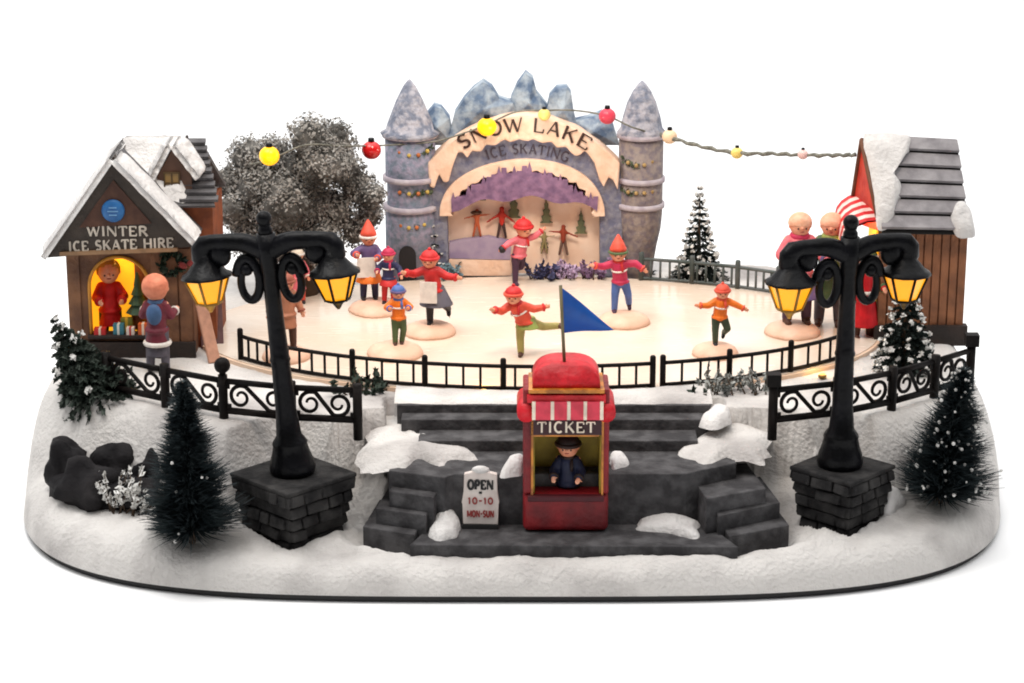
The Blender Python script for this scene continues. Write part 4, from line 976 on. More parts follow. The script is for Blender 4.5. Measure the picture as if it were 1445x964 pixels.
# things on and by the counter
def small(name,label,cat,loc,parts,group=None):
    t=thing(name,loc,label,cat,group)
    for nm,fn,mt_ in parts:
        m=MB(); fn(m); m.build(nm,mt_,t)
    return t
zc_=zo0+.017
def cx_(px): return PY(px,470,HY).x
small('gift_box','teal gift box on the hut counter','gift box',(cx_(168),HY+.0,zc_),[('box',lambda m:m.box((0,0,.022),(.045,.035,.044)),pm(60,120,136)),('ribbon',lambda m:m.box((0,0,.022),(.010,.037,.046)),pm(214,214,206))])
small('gift_box','small white gift box on the hut counter','gift box',(cx_(185),HY-.01,zc_),[('box',lambda m:m.box((0,0,.016),(.034,.03,.032)),pm(220,206,196)),('ribbon',lambda m:m.box((0,0,.016),(.008,.032,.034)),pm(180,40,40))])
small('gift_box','red gift box at the left end of the hut counter','gift box',(cx_(142),HY-.005,zc_),[('box',lambda m:m.box((0,0,.014),(.05,.035,.028)),pm(190,40,40)),('ribbon',lambda m:m.box((0,0,.014),(.010,.037,.030)),pm(220,200,180))])
small('potted_fir','little potted green fir behind the hut counter','plant',(cx_(193),HY+.075,zc_+.045),[('pot',lambda m:m.lathe([(.024,-.045),(.034,.03)],(0,0,0),12),pm(150,90,50)),('needles',lambda m:[m.lathe([(.056-.013*i,.03+.04*i),(.006,.088+.04*i)],(0,0,0),9,smooth=False) for i in range(4)],pm(70,96,72))])
small('gift_box','olive green gift box stacked behind the white one in the hut opening','gift box',(cx_(178),HY+.035,zc_),[('box',lambda m:m.box((0,0,.03),(.05,.03,.06)),pm(120,120,50)),('ribbon',lambda m:m.box((0,0,.03),(.012,.032,.062)),pm(210,170,60))])
small('gift_box','orange gift box at the right end of the hut counter','gift box',(cx_(203),HY-.005,zc_),[('box',lambda m:m.box((0,0,.024),(.042,.034,.048)),pm(206,96,44)),('ribbon',lambda m:m.box((0,0,.024),(.010,.036,.050)),pm(230,210,190))])
wr=PY(243,372,HY-.02)
def wreath(m):
    rn=random.Random(2)
    for i in range(170):
        a=rn.random()*6.283; r=.045+rn.gauss(0,.008); p=Vector((r*math.cos(a),rn.gauss(0,.006),r*math.sin(a))); l=Vector((rn.gauss(0,1),rn.gauss(0,1),rn.gauss(0,1))).normalized()*.014; y=l.orthogonal()*.4; m.add([p-l,p-y,p+l,p+y],[(0,1,2,3)])
small('door_wreath','dark green wreath with a red bow on the hut wall','wreath',wr,[('ring',wreath,pm(34,52,38)),('bow',lambda m:[m.ell((.045,-.012,-.005),(.022,.008,.014),10,6,Matrix.Rotation(.5,3,'Y')),m.ell((.012+.07,-.012,.005),(.020,.008,.013),10,6,Matrix.Rotation(-.4,3,'Y'))],pm(140,50,48))])
def plank(label,pa,pb,w_,mt_,y,dy):
    a=PZ(*pa,HP); A=Vector((a.x,a.y,HP)); b=PY(*pb,a.y+dy); t=MB(); d=(b-A); M=d.to_track_quat('Z','Y').to_matrix(); L=d.length
    pl=[(-w_/2,0),(w_/2,0),(w_/2,L-w_*.4)]+[(w_/2*math.cos(q),L-w_*.4+w_*.4*math.sin(q)) for q in [PI*i/8 for i in range(1,8)]]+[(-w_/2,L-w_*.4)]
    t.slab(pl,-.008,.008); 
    for i,v in enumerate(t.v): t.v[i]=M@v
    o=bevel(t.build('wooden_board',mt_),.004); o.location=A; tag(o,label,'board'); return o
plank('pale pinkish wooden board leaning against the hut corner',(303,512),(283,425),.055,pm(190,140,116),0,.10)
plank('maroon wooden board leaning behind the pale one at the hut corner',(300,492),(296,405),.10,pm(92,62,62),0,.14)

# ---------------------------------------------------------------- right stall with grey plank roof
SY=.0; sb0=PY(1305,485,SY); so_=Vector((sb0.x,SY+.2,HP)); stl=thing('wooden_stall',so_,'brown wooden stall with a grey plank roof and red gable','stall')
x0,x1=PY(1240,400,SY).x,PY(1362,400,SY).x; zt=PY(1300,328,SY).z; zb=HP-.02; DS=.36
m=MB(); m.box(((x0+x1)/2,SY+DS/2,(zb+zt)/2),(x1-x0,DS,zt-zb))
SW=mat('stall_wood',hx(150,98,66),.7,hx(118,76,52),10,.35,.65,.4,30)
for i in range(10): xx=x0+(x1-x0)*(i+.5)/10; m.box((xx,SY-.004,(zb+zt)/2),((x1-x0)/10-.007,.012,zt-zb-.01))
m.build('wall',SW,stl,so_)
m=MB(); m.box(((x0+x1)/2,SY-.01,HP+.035),(x1-x0+.03,.05,.09)); m.build('plinth',WOODD,stl,so_)
RYs=SY+.17; e0=PY(1244,330,SY-.05); e1=PY(1368,332,SY-.05); r0=PY(1226,194,RYs); r1=PY(1350,201,RYs)
rf=MB(); rows=6
for i in range(rows):
    k0=i/rows; k1=(i+1)/rows-.024
    A=r0.lerp(e0,k0),r1.lerp(e1,k0); B=r0.lerp(e0,k1),r1.lerp(e1,k1); nr=Vector((0,-.62,.78)); lift=nr*.018; tl=nr*.004
    P=[B[0]+lift,B[1]+lift,A[1]+tl,A[0]+tl]; th=nr*.016
    rf.add(P+[p+th for p in P],[(3,2,1,0),(4,5,6,7),(0,1,5,4),(1,2,6,5),(2,3,7,6),(3,0,4,7)])
PLK=mat('roof_plank_grey',hx(150,146,148),.65,hx(122,118,121),14,.35,.65,.3,30)
ro=rf.build('roof',PLK,stl,so_)
quadslab([e0,e1,r1,r0],.006,mat('roof_gap_black',(.006,.005,.005),.7),'roof_underlay',stl,so_)
eb0=Vector((e0.x,SY+DS+.05,e0.z)); eb1=Vector((e1.x,SY+DS+.05,e1.z)); quadslab([r0,r1,eb1,eb0],.02,PLK,'roof',stl,so_)
# red gable on the left end
gx=PY(1240,250,SY).x-.004
m=MB(); P=[PY(1246,328,SY-.01),PY(1200,312,SY+.34),PY(1217,204,RYs)]; m.add(P+[p+Vector((.03,0,0)) for p in P],[(0,2,1),(3,4,5),(0,1,4,3),(1,2,5,4),(2,0,3,5)])
m.build('red_gable',mat('gable_red',hx(206,66,44),.55,hx(182,46,34),12,bump=.2),stl,so_)
m=MB(); m.tube([PY(1244,332,SY-.03),PY(1216,198,RYs),PY(1198,316,SY+.35)],.012,7); m.build('barge_board',pm(110,70,48),stl,so_)
# snow on the roof
def blob(nm,pts,y,th,parent,off,mt_,dis=.012,seed=0):
    P=[PY(*p,y) for p in pts]; return P
def roofpatch(nm,uv,th,seed):
    """snow patch on the stall roof; uv polygon: u along, v down the slope"""
    m=MB(); n=len(uv); q=[]
    for i in range(n):
        for k in range(5): q.append((uv[i][0]+(uv[(i+1)%n][0]-uv[i][0])*k/5, uv[i][1]+(uv[(i+1)%n][1]-uv[i][1])*k/5))
    for _ in range(2): q=[((q[i-1][0]+2*q[i][0]+q[(i+1)%len(q)][0])/4,(q[i-1][1]+2*q[i][1]+q[(i+1)%len(q)][1])/4) for i in range(len(q))]
    c=(sum(a for a,_ in q)/len(q),sum(b for _,b in q)/len(q)); nr=Vector((0,-.62,.78)); vs=[];fs=[];R_=6;n=len(q)
    for r in range(R_+1):
        k=1-r/R_*.98; 
        for a,b in q:
            kk=k*(1+.06*mnoise.noise(Vector((a*9,b*9,seed)))); u=c[0]+(a-c[0])*kk; v=c[1]+(b-c[1])*kk; p=r0.lerp(r1,u).lerp(e0.lerp(e1,u),v)+nr*(.012+th*math.sqrt(max(0,1-k**3))*(1+.3*mnoise.noise(Vector((u*8,v*8,seed))))); vs.append(p)
    for r in range(R_):
        for i in range(n): fs.append((r*n+i,r*n+(i+1)%n,(r+1)*n+(i+1)%n,(r+1)*n+i))
    fs.append([R_*n+i for i in range(n)]); m.add(vs,fs,True); return m.build(nm,SNOWP,ro,so_)
roofpatch('roof_snow',[(-.10,-.04),(.50,-.05),(.44,.16),(.30,.22),(.20,.24),(.24,.36),(.22,.44),(.30,.52),(.28,.62),(.22,.70),(.16,.86),(.05,1.0),(-.06,.96),(-.03,.7),(-.04,.4)],.040,1)
roofpatch('roof_snow',[(.88,.68),(.98,.66),(1.06,.80),(1.07,1.05),(.84,1.05),(.80,.93),(.80,.82)],.05,2)
# candy striped awning on the left end
aw0=PY(1190,292,SY+.06); aw1=PY(1238,330,SY-.03); m=MB()
a0=Vector((gx,SY+.30,zt+.11)); a1=Vector((gx,SY-.02,zt+.06)); dx=Vector((PY(1205,300,SY+.05).x-gx-.05,0,-.05)); ns=9
for i in range(ns):
    A=a0.lerp(a1,i/ns); B=a0.lerp(a1,(i+1)/ns); m.cur=i%2; tl=[]
    prof=[Vector((dx.x*math.sin(q)*1.0,0,.0+dx.z*2.0*(1-math.cos(q)))) for q in [PI/2*j/5 for j in range(6)]]+[Vector((dx.x*1.02,0,dx.z*2.0-.035))]
    vs=[A+p for p in prof]+[B+p for p in prof]; k=len(prof); m.add(vs+[v+Vector((.006,0,-.008)) for v in vs],[(j,j+1,k+j+1,k+j) for j in range(k-1)]+[(2*k+j+1,2*k+j,3*k+j,3*k+j+1) for j in range(k-1)])
m.build('striped_awning',[pm(206,36,40),pm(244,214,204)],stl,so_)
# lit opening on the left end wall
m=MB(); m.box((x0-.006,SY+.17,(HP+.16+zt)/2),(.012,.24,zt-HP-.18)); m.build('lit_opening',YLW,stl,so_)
point('stall_lamp',(x0-.09,SY+.10,zt+.02),.9,(1,.68,.25),.02)

# ---------------------------------------------------------------- string of lights
WIRE=mat('garland_wire',hx(92,92,84),.8,hx(130,128,118),40,.35,.65,.5,80)
yw=[(352,232,.55),(380,226,.50),(430,205,.50),(480,206,.62),(512,206,.80),(545,205,CY-.13),(612,200,CY-.11),(660,186,CY-.10),(687,176,CY-.10),(728,158,CY-.10),(768,156,CY-.10),(812,156,CY-.10),(857,164,CY-.11),(893,180,CY-.13),(930,190,CY-.06),(945,194,.85),(990,207,.70),(1040,216,.55),(1090,217,.42),(1135,219,.32),(1180,219,.24),(1207,219,.18)]
P=[PY(*q) for q in yw]; sl=thing('string_lights',P[9],'string of coloured bulbs hanging from the frosted tree over the castle to the stall','string lights')
def spline(P,k=7):
    o=[]
    for i in range(len(P)-1):
        a,b,c,d=P[max(i-1,0)],P[i],P[i+1],P[min(i+2,len(P)-1)]
        for j in range(k): t=j/k; o.append(.5*((2*b)+(c-a)*t+(2*a-5*b+4*c-d)*t*t+(3*b-a-3*c+d)*t**3))
    return o+[P[-1]]
pts=spline(P); m=MB(); m.tube([p-sl.location for p in pts[:7*14]],.0045,6); w1=pts[7*14:]
m.tube([p-sl.location+Vector((0,0,.004*math.sin(i*2.1))) for i,p in enumerate(w1)],[.0088+.002*math.sin(i*1.7) for i in range(len(w1))],7)
m.build('wire',WIRE,sl)
YB=mat('bulb_yellow',hx(250,190,20),.3,emit=(1,.47,.0),es=1.0); RB_=mat('bulb_red',hx(205,20,22),.25,hx(190,14,16),coat=.5); CBL=mat('bulb_cream',hx(235,205,170),.35); YP=mat('bulb_pale_yellow',hx(238,212,120),.35); RP=mat('bulb_pink_red',hx(226,70,92),.3); PK=mat('bulb_pink',hx(232,196,190),.35)
for px,py,y,r,mt_,lb in ((380,220,.40,.046,YB,'glowing yellow bulb'),(524,212,.84,.046,RB_,'glossy red bulb'),(687,179,CY-.135,.046,YB,'glowing yellow bulb'),(768,162,CY-.13,.030,YP,'pale yellow bulb'),(857,164,CY-.14,.040,RP,'pink red bulb'),(945,193,.85,.036,CBL,'cream bulb'),(1040,216,.55,.028,YP,'pale yellow bulb'),(1133,218,.32,.024,PK,'pale pink bulb')):
    c=PY(px,py,y)-sl.location; m=MB(); m.ell(c,(r,r*.9,r*.95),16,11); b=m.build('bulb',mt_,sl); b['label']=lb
    m=MB(); m.tube([c+Vector((0,0,r*.8)),c+Vector((0,0,r*1.25))],[r*.35,r*.3],8); m.build('socket',BLACK,b)
point('arch_fill',(PY(752,300,CY-.40).x,CY-.40,PY(740,205,CY-.4).z),2.6,(1,.92,.84),.05)  # unseen fill light added before the arch to lift its dark recess
point('bulb_glow',PY(380,220,.32),.22,(1,.62,.2),.05)
point('bulb_glow',PY(687,179,CY-.22),.10,(1,.62,.2),.05)
# small glowing rim lights under the fence
for px,py,lab in ((683,549,'small warm rim light at the rink edge behind the booth steps'),(1160,527,'small warm rim light at the rink edge left of the right lamp post')):
    p=PZ(px,py,HR); t=thing('rim_light',p+Vector((0,-.012,-.008)),lab,'rim light'); m=MB(); m.ell((0,0,.006),(.014,.010,.010),12,8); m.build('lens',mat('rim_glow',hx(255,200,90),.3,emit=(1,.62,.2),es=1.0),t); m=MB(); m.lathe([(.018,-.004),(.018,.004),(.014,.006)],(0,0,0),14); m.build('socket',BRASS,t)
    point('rim_lamp',p+Vector((0,.035,.035)),.28,(1,.58,.15),.015)

# ---------------------------------------------------------------- figures
SKIN=mat('figure_skin',hx(228,164,134),.55,hx(214,136,104),18); DKB=pm(44,32,30); EYE=mat('eye_dark',(.01,.008,.008),.3); LIP=pm(170,70,64)
PEACHH=mat('peach_knit',hx(238,184,154),.7,hx(228,166,134),30,bump=.4); PEACHO=mat('orange_peach_knit',hx(226,140,108),.7,hx(210,122,92),30,bump=.4)
BLADE=mat('blade_steel',(.45,.45,.46),.3,metal=.8); WHITEC_=pm(232,224,216)
def V(*a): return Vector(a)
def person(label, foot, h, yaw, c, pose, group=None, head=.110, tilt=0, extras=()):
    """c: jacket, trousers, hat (or None), boots, hair. pose: arms/legs as direction vectors (figure faces -y)"""
    t=thing('person',foot,label,'person',group,(0,tilt,yaw))
    S=h; lean=V(*pose.get('lean',(0,0,1))).normalized()
    legs=pose.get('legs',[((-.10,0,-1),(-.04,.05,-1)),((.10,0,-1),(.04,.05,-1))]); sup=pose.get('sup',0)
    TL,SL=.205*S,.205*S
    hipo=[V(-.055*S,0,0),V(.055*S,0,0)]
    d0,d1=[V(*q).normalized() for q in legs[sup]]
    ank=V(0,0,.05*S) if pose.get('one') else V(hipo[sup].x*1.2,0,.05*S)
    pelvis=ank-d1*SL-d0*TL-hipo[sup]
    hips=[pelvis+q for q in hipo]; kn=[];an=[]
    for i in (0,1):
        a,b=[V(*q).normalized() for q in legs[i]]; kn.append(hips[i]+a*TL); an.append(kn[i]+b*SL)
    chest=pelvis+lean*.22*S; neck=pelvis+lean*.315*S; hd=neck+(lean*.75+V(0,-.12,.35)).normalized()*head*1.06*S; hr=head*S
    side=V(1,0,0); sh=[chest+lean*.065*S+side*(-.10*S),chest+lean*.065*S+side*(.10*S)]
    arms=pose.get('arms',[((-.4,-.1,-1),(-.1,-.5,-.8)),((.4,-.1,-1),(.1,-.5,-.8))]); el=[];wr=[];hdv=[]
    for i in (0,1):
        a,b=[V(*q).normalized() for q in arms[i]]; el.append(sh[i]+a*.135*S); wr.append(el[i]+b*.125*S); hdv.append(b)
    J,TR_,HT,BT,HR2=c
    # body: one continuous skin surface
    m=MB(); m.ell(hd,(hr*.92,hr*.95,hr*1.04),16,12); m.cap(neck-lean*.05*S,hd,.042*S,.045*S,8)
    m.ell(hd+V(0,-hr*.98,-hr*.08),(hr*.13,hr*.20,hr*.15),8,6)
    for sg in (-1,1): m.ell(hd+V(sg*hr*.93,0,-hr*.05),(hr*.12,hr*.16,hr*.22),8,6)
    m.cap(pelvis,chest+lean*.05*S,.070*S,.075*S,10)
    for i in (0,1):
        m.cap(chest+lean*.05*S,sh[i],.05*S,.042*S,8); m.cap(sh[i],el[i],.040*S,.032*S,8); m.cap(el[i],wr[i],.032*S,.024*S,8)
        m.cap(pelvis,hips[i],.06*S,.06*S,8); m.cap(hips[i],kn[i],.058*S,.042*S,8); m.cap(kn[i],an[i],.042*S,.030*S,8)
        d=hdv[i]; sgn=-1 if i==0 else 1; ac=d.cross(V(0,-1,0)); ac=ac.normalized() if ac.length>.1 else V(1,0,0); th=d.cross(ac).normalized()
        pc=wr[i]+d*.035*S; m.ell(pc,(.026*S,.026*S,.026*S),8,6)
        for f,(o,L) in enumerate(((-.021,.040),(-.007,.048),(.007,.046),(.021,.036))):
            b0=pc+d*.014*S+ac*o*S; b1=b0+d*L*.55*S+th*.004*S; b2=b1+(d*.8+th*.6).normalized()*L*.5*S; m.cap(b0,b1,.0078*S,.0072*S,6); m.cap(b1,b2,.0072*S,.006*S,6)
        tb0=pc-d*.008*S-ac*.020*S; m.cap(tb0,tb0+(d*.6-ac*.8).normalized()*.032*S,.009*S,.007*S,6)
    remesh(m.build('body',SKIN,t),.0085*S,1)
    # jacket
    m=MB(); kz=1.0
    m.cap(pelvis+lean*.045*S,chest+lean*.03*S,.108*S,.104*S,12); m.cap(chest+lean*.03*S,neck-lean*.01*S,.098*S,.062*S,10); m.tube([pelvis+lean*.01*S+V(.112*S*math.cos(a),.112*S*math.sin(a),0) for a in [2*PI*k/16 for k in range(16)]],.022*S,7,closed=True)
    for i in (0,1):
        m.cap(sh[i]*.85+chest*.15,el[i],.060*S,.053*S,9); m.cap(el[i],wr[i]-hdv[i]*.004*S,.053*S,.044*S,9)
    if pose.get('coat'):
        L=pose['coat']; m.lathe([((.095+.05*L)*S,0),((.10)*S,L*.26*S)],pelvis-lean*(L*.20*S),14)
    remesh(m.build('coat' if pose.get('coat') else 'jacket',J,t),.012*S,2)
    if group and not pose.get('coat'):
        m=MB(); q_=chest-lean*.03*S; m.tube([q_+V(.109*S*math.cos(a),.109*S*math.sin(a),-(lean.x*math.cos(a)+lean.y*math.sin(a))*.109*S) for a in [2*PI*k/18 for k in range(18)]],.013*S,6,closed=True,flat=1.0); m.build('jacket_stripe',pose.get('stripe',WHITEC_),t)
    # trousers
    m=MB(); m.cap(pelvis+lean*.03*S,pelvis-lean*.0*S,.085*S,.082*S,10)
    for i in (0,1): m.cap(hips[i],kn[i],.074*S,.056*S,9); m.cap(kn[i],an[i],.056*S,.046*S,9)
    remesh(m.build('trousers',TR_,t),.012*S,2)
    for i in (0,1):
        b=V(*legs[i][1]).normalized(); f=V(0,-1,0)-b*V(0,-1,0).dot(b); f=f.normalized() if f.length>.2 else V(0,-1,0)
        m=MB(); m.cap(an[i]-b*.03*S,an[i]+b*.02*S,.045*S,.042*S,9); m.cap(an[i]+b*.022*S,an[i]+b*.026*S+f*.075*S,.036*S,.030*S,9)
        bo_=remesh(m.build('boot',BT,t),.010*S,1)
        if group: m=MB(); m.box(an[i]+b*.062*S+f*.03*S,(.010*S,.17*S,.018*S),f.to_track_quat('-Y','Z').to_matrix()); m.build('skate_blade',BLADE,bo_)
    for sg in (-1,1):
        m=MB(); m.ell(hd+V(sg*hr*.36,-hr*.87,-hr*.12),hr*.085,8,6); m.build('eye',EYE,t)
    m=MB(); m.ell(hd+V(0,-hr*.86,-hr*.42),(hr*.20,hr*.07,hr*.05),8,5); m.build('mouth',LIP,t)
    up=(hd-neck).normalized()
    cf=pose.get('cuff',HT or J)
    for i in (0,1):
        a,b,_=frm(hdv[i]); m=MB(); m.tube([wr[i]+(a*math.cos(q)+b*math.sin(q))*.040*S for q in [2*PI*k/12 for k in range(12)]],.017*S,6,closed=True); m.build('cuff',cf,t)
    if not pose.get('scarf') and not pose.get('coat'): pose['scarf']=cf
    if HT is not None:
        m=MB(); kind=pose.get('hat','beanie')
        if kind=='dome':
            m.ell(hd+V(0,hr*.08,hr*.16),(hr*1.07,hr*1.07,hr*1.0),16,10); hb=m.build('hat',HT,t)
            for v in hb.data.vertices:
                if v.co.z<hd.z+hr*.05: v.co.z=hd.z+hr*.05+(v.co.z-hd.z-hr*.05)*.06
        elif kind=='beanie':
            m.ell(hd+V(0,hr*.08,hr*.20),(hr*1.06,hr*1.06,hr*.98),16,10); hb=m.build('hat',HT,t)
            # trim the cap above the brow
            for v in hb.data.vertices:
                if v.co.z<hd.z+hr*.16: v.co.z=hd.z+hr*.16+(v.co.z-hd.z-hr*.16)*.06
            q=MB(); q.tube([hd+V(hr*1.03*math.cos(a),hr*.08+hr*1.03*math.sin(a),hr*.20) for a in [2*PI*k/16 for k in range(16)]],hr*.20,7,closed=True); q.build('hat_brim',pose.get('brim',HT),hb)
            q=MB(); q.ell(hd+V(0,hr*.1,hr*1.24),hr*.22,10,7,disp=.2); q.build('pompom',pose.get('pom',HT),hb)
        else:                                   # tall pointed cap
            m.lathe([(hr*1.05,0),(hr*1.0,hr*.5),(hr*.72,hr*1.1),(hr*.36,hr*1.75),(hr*.10,hr*2.15)],hd+V(0,hr*.06,hr*.12),14,Matrix.Rotation(-.22,3,'X')); hb=m.build('hat',HT,t)
            q=MB(); q.tube([hd+V(hr*1.05*math.cos(a),hr*.08+hr*1.05*math.sin(a),hr*.16) for a in [2*PI*k/16 for k in range(16)]],hr*.18,7,closed=True); q.build('hat_brim',pose.get('brim',HT),hb)
    elif HR2 is not None:
        m=MB(); m.ell(hd+V(0,hr*.16,hr*.16),(hr*1.04,hr*1.0,hr*1.0),16,11); hb=m.build('hair',HR2,t)
        for v in hb.data.vertices:
            if v.co.y<hd.y-hr*.25 and v.co.z<hd.z+hr*.45: v.co.y=hd.y-hr*.25
    if pose.get('scarf'):
        m=MB(); m.tube([neck+V(.062*S*math.cos(a),.062*S*math.sin(a),.008*S) for a in [2*PI*k/14 for k in range(14)]],.028*S,7,closed=True); m.tube([neck+V(.04*S,-.06*S,0),neck+V(.05*S,-.10*S,-.06*S),neck+V(.055*S,-.112*S,-.13*S)],[.022*S,.022*S,.018*S],6,flat=.6); m.build('scarf',pose['scarf'],t)
    for nm,fn,mt_ in extras:
        m=MB(); fn(m,dict(S=S,pelvis=pelvis,chest=chest,neck=neck,hd=hd,hr=hr,wr=wr,lean=lean)); m.build(nm,mt_,t)
    t['_wr']=0; del t['_wr']
    return t,dict(wr=wr,pelvis=pelvis,hd=hd)
def skirt(L,r0,r1,dr=0): return lambda m,g: m.lathe([(r1*g['S'],0),(r1*.97*g['S'],.01*g['S']),(r0*g['S'],L*g['S'])],g['pelvis']-g['lean']*(L-.05+dr)*g['S'],16)
def mound(label, px, py, wpx, hgt=.045):
    p=PZ(px,py,HR); r=wpx/2*upx(p.y); m=MB(); n=26
    m.lathe([(r*1.0,-.002),(r*.98,hgt*.25),(r*.88,hgt*.6),(r*.66,hgt*.88),(r*.35,hgt*.99),(r*.02,hgt)],(0,0,0),n)
    for v in m.v:
        k=1+.05*mnoise.noise(v*14+p); v.x*=k; v.y*=k
    o=m.build('snow_mound',mat('mound_snow',hx(228,190,166),.6,hx(218,176,150),10,bump=.25,bs=30)); o.location=p+Vector((0,0,.001)); tag(o,label,'snow mound','snow mounds under the skaters')
    return p+Vector((0,0,hgt-.004))
SKG='skaters on the ice'
def hpx(p,top,bot): return (bot-top)*upx(p.y)/math.cos(TH)
RED_=pm(204,44,44); ROR_=pm(226,84,62); ORG=pm(240,120,30); NAVY=pm(40,42,78); PUR=pm(108,88,132); GRN=pm(84,104,66); DGR=pm(58,74,56); GREY=pm(92,88,98); BLU=pm(84,112,176); MAG=pm(196,46,84); OLV=pm(168,156,92); BRN=pm(84,52,40); DRK=pm(40,36,40); PNKJ=pm(226,110,120); WHITEC=pm(232,224,216); PLUM=pm(74,48,70); LIM=pm(150,164,84)
# A: two skaters side by side at the back left, one with a white square muff
f=mound('wide snow mound under the pair of skaters at the back left',533,438,82)
person('skater with a pointed red hat and purple coat, rear of the back left pair',f+V(-.045,.04,0),.33,.15,(PUR,NAVY,ROR_,DRK,None),dict(hat='cone',brim=WHITEC,coat=.35,arms=[((-.8,-.2,-.5),(.2,-.9,.1)),((.5,-.3,-1),(-.4,-.9,0))]),SKG,extras=(('apron',lambda m,g:m.box(g['pelvis']+V(-.05*g['S'],-.14*g['S'],.04*g['S']),(.25*g['S'],.02*g['S'],.28*g['S'])),WHITEC),('skirt',skirt(.24,.10,.19),ORG)))
person('skater with a crimson hat and navy jacket, front of the back left pair',f+V(.05,-.03,0),.26,-.2,(NAVY,RED_,MAG,DRK,None),dict(brim=MAG,arms=[((-.6,-.2,-.8),(.1,-.9,-.1)),((.7,0,-.7),(.3,-.6,-.6))]),SKG,extras=(('skirt',skirt(.16,.10,.17),RED_),))
# B: orange child
f=mound('snow mound under the skater in the orange jacket near the left front fence',558,500,82)
person('small skater in an orange jacket and grey blue hat near the left front fence',f,hpx(f,393,476),.1,(ORG,GRN,BLU,BRN,None),dict(brim=PUR,one=1,legs=[((-.02,0,-1),(0,.03,-1)),((.12,.05,-1),(-.14,.2,-1))],arms=[((-.7,-.3,-.7),(.3,-.9,.1)),((.7,-.3,-.7),(-.3,-.9,.1))]),SKG)
# C
f=mound('snow mound under the skater in the red jacket with a white apron',607,470,76)
person('skater in a red hat and red jacket with a white apron and grey skirt',f,hpx(f,352,456),-.15,(RED_,DRK,RED_,DRK,None),dict(brim=RED_,coat=.5,one=1,legs=[((-.02,0,-1),(0,.03,-1)),((.3,.2,-.9),(.1,.8,-.5))],lean=(-.12,-.12,1),arms=[((-1,-.35,-.45),(-.6,-.8,.3)),((.9,-.1,-.6),(.9,-.3,.0))]),SKG,extras=(('skirt',skirt(.24,.10,.22),GREY),('apron',lambda m,g:m.box(g['pelvis']+V(-.04*g['S'],-.19*g['S'],.02*g['S']),(.22*g['S'],.02*g['S'],.28*g['S'])),WHITEC)))
# D
p=PZ(727,402,HR)
person('skater with a red hat and plum legs in front of the castle arch',p,hpx(p,316,402),.5,(PNKJ,PLUM,RED_,PLUM,None),dict(brim=RED_,pom=RED_,one=1,legs=[((-.02,0,-1),(0,.03,-1)),((.1,.3,-.9),(.0,.9,-.4))],lean=(.15,-.1,1),arms=[((-.9,0,-.3),(-.9,-.1,-.5)),((.9,0,.1),(.8,-.2,.6))]),SKG,head=.135,extras=(('mitten',lambda m,g:m.ell(g['wr'][0]+V(-.02*g['S'],0,-.02*g['S']),.06*g['S'],10,7),DRK),))
# E front skater, one leg stretched back
p=PZ(735,502,HR)
person('skater in a coral jacket gliding on one leg behind the blue pennant',p,hpx(p,396,500),-.15,(ROR_,OLV,RED_,BRN,None),dict(brim=ROR_,one=1,legs=[((-.05,0,-1),(0.04,.05,-1)),((.95,.55,-.45),(1,.5,-.05))],lean=(-.38,-.35,1),arms=[((-.7,-.6,-.6),(-.5,-.7,.3)),((.9,.2,-.4),(.8,.3,.1))]),SKG,extras=(('skirt',skirt(.13,.10,.16),LIM),))
# F
f=mound('snow mound under the skater with outstretched arms before the right tower',880,456,74)
p=PZ(868,440,HR); p=f+V(-.02,.03,0)
person('skater with tall red cap, blue trousers and outstretched arms before the right tower',p,hpx(f,345,440),.0,(MAG,BLU,ROR_,PLUM,None),dict(hat='cone',brim=GRN,scarf=RED_,legs=[((-.10,-.1,-1),(-.02,.15,-1)),((.30,.15,-1),(.10,.6,-.8))],lean=(-.10,-.12,1),arms=[((-1,-.2,-.35),(-.9,-.5,.25)),((1,-.1,.0),(.8,-.3,-.55))]),SKG,head=.118)
# G
f=mound('snow mound under the orange skater near the right front fence',1009,500,66)
person('skater in an orange jacket and coral hat, arms spread, near the right front fence',f,hpx(f,386,473),.0,(ORG,DGR,ROR_,DRK,None),dict(brim=ROR_,one=1,legs=[((-.04,-.12,-1),(.04,.18,-1)),((.35,.1,-.9),(-.15,.8,-.5))],lean=(.08,-.15,1),arms=[((-.9,-.3,-.6),(-1,-.3,.1)),((.9,-.1,-.5),(1,-.2,-.45))]),SKG)
# H, I
f=mound('broad snow mound under the two tall peach hatted figures left of the right lamp post',1118,470,80)
BALD=mat('head_peach',hx(236,170,140),.5,hx(228,158,126),12)
person('tall figure in a peach hat and pink coat on the broad snow mound',f+V(.01,.02,0),hpx(f,296,452),.1,(PNKJ,PLUM,PEACHH,BRN,None),dict(coat=1.0,hat='dome',cuff=PUR,scarf=MAG,arms=[((-.5,-.2,-1),(.2,-.8,-.3)),((.6,-.2,-.9),(.2,-.8,-.2))]),SKG,head=.098,extras=(('skirt',skirt(.2,.10,.20,.06),PUR),))
p=PZ(1166,458,HR)
person('tall figure in a peach hat and green coat beside the right lamp post',p,hpx(p,296,454),-.2,(GRN,GREY,PEACHH,BRN,None),dict(coat=1.0,hat='dome',cuff=LIM,scarf=LIM,arms=[((-.5,-.2,-1),(-.2,-.8,-.2)),((.6,-.2,-.9),(-.2,-.8,-.2))]),SKG,head=.098)
# J at the right stall
p=PZ(1215,478,HR-.015)
person('figure in a bright red coat with white belt beside the right lamp post',p,hpx(p,352,478),.3,(pm(206,24,34),BRN,GRN,BRN,None),dict(coat=1.5,brim=WHITEC,arms=[((-.5,-.2,-1),(.1,-.8,-.2)),((.5,-.2,-1),(-.1,-.8,-.2))]),None,extras=(('belt',lambda m,g:m.lathe([(.118*g['S'],-.018*g['S']),(.122*g['S'],.018*g['S'])],g['pelvis']+V(0,0,.075*g['S']),14),WHITEC),))
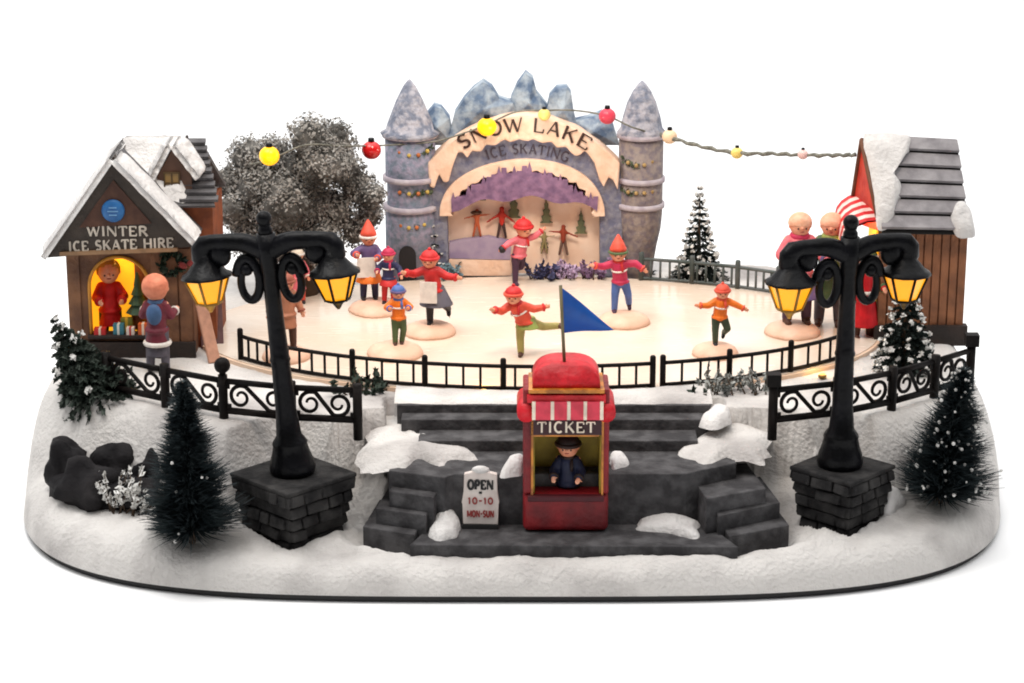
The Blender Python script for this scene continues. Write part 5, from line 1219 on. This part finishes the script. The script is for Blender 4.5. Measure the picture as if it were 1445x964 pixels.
# K customer seen from behind
p=PZ(226,524,HP)
person('peach haired customer seen from behind in a maroon coat at the hut counter',p,hpx(p,398,524),PI-.1,(pm(118,44,58),GREY,None,DRK,PEACHO),dict(coat=.7,cuff=WHITEC,scarf=pm(80,110,150),arms=[((-.4,-.2,-1),(-.1,-.9,.1)),((.4,-.2,-1),(.1,-.9,.1))]),None,head=.14,extras=(('fur_hem',lambda m,g:m.tube([g['pelvis']+V(.130*g['S']*math.cos(a),.130*g['S']*math.sin(a),-.138*g['S']) for a in [2*PI*k/18 for k in range(18)]],.026*g['S'],7,closed=True),WHITEC),('rucksack',lambda m,g:m.ell(g['chest']+V(0,.10*g['S'],-.02*g['S']),(.085*g['S'],.05*g['S'],.12*g['S']),12,8),pm(70,100,140)),('skirt',skirt(.16,.115,.125,.16),GREY)))
# L shopkeeper
a_=PY(155,480,HY+.10); p=V(a_.x,HY+.105,HP)
person('shopkeeper in a red coat behind the lit arched counter of the hut',p,(PY(155,372,HY+.1).z-HP),.2,(pm(214,30,28),DRK,None,DRK,pm(176,120,44)),dict(coat=.8,arms=[((-.4,-.3,-1),(.2,-.9,-.1)),((.5,-.3,-1),(-.2,-.9,-.1))]),None,head=.13)
# M ticket seller
p=V(bcx+.005,yf+.095,z_sill-.205)
person('ticket seller in a navy coat and dark cap inside the red booth',V(p.x,p.y,ZPF+.006),(bz(630)-ZPF)*1.0,-.15,(pm(30,36,64),DRK,pm(40,24,22),DRK,None),dict(brim=pm(48,30,26),pom=pm(40,24,22),arms=[((-.45,-.35,-1),(.1,-.9,-.25)),((.45,-.35,-1),(-.1,-.9,-.25))]),None,head=.125)
# N half hidden by the left lamp
f=mound('snow mound behind the left lamp post',404,505,70)
person('skater in a brown coat half hidden behind the left lamp post',f+V(.0,0,0),hpx(f,392,496),.4,(pm(186,122,92),BRN,pm(150,80,60),BRN,None),dict(coat=.8,arms=[((-.6,0,-.8),(-.4,-.3,-.7)),((.4,0,-.9),(.2,-.4,-.8))]),SKG)
# O
p=PZ(420,428,HR)
person('small skater in a coral pink coat at the far left of the ice',p,hpx(p,352,428),.3,(PNKJ,ROR_,CREAM,DRK,None),dict(brim=WHITEC,coat=1.0,scarf=RED_),SKG)
p=PZ(445,412,HR); 
SC.cycles.filter_width=1.9
sprig('white stemmed frosted plant at the left rear edge of the ice',p,10,.12,mat('white_leaf',(.7,.7,.7)),77,spread=.03,droop=.1,w=.012)
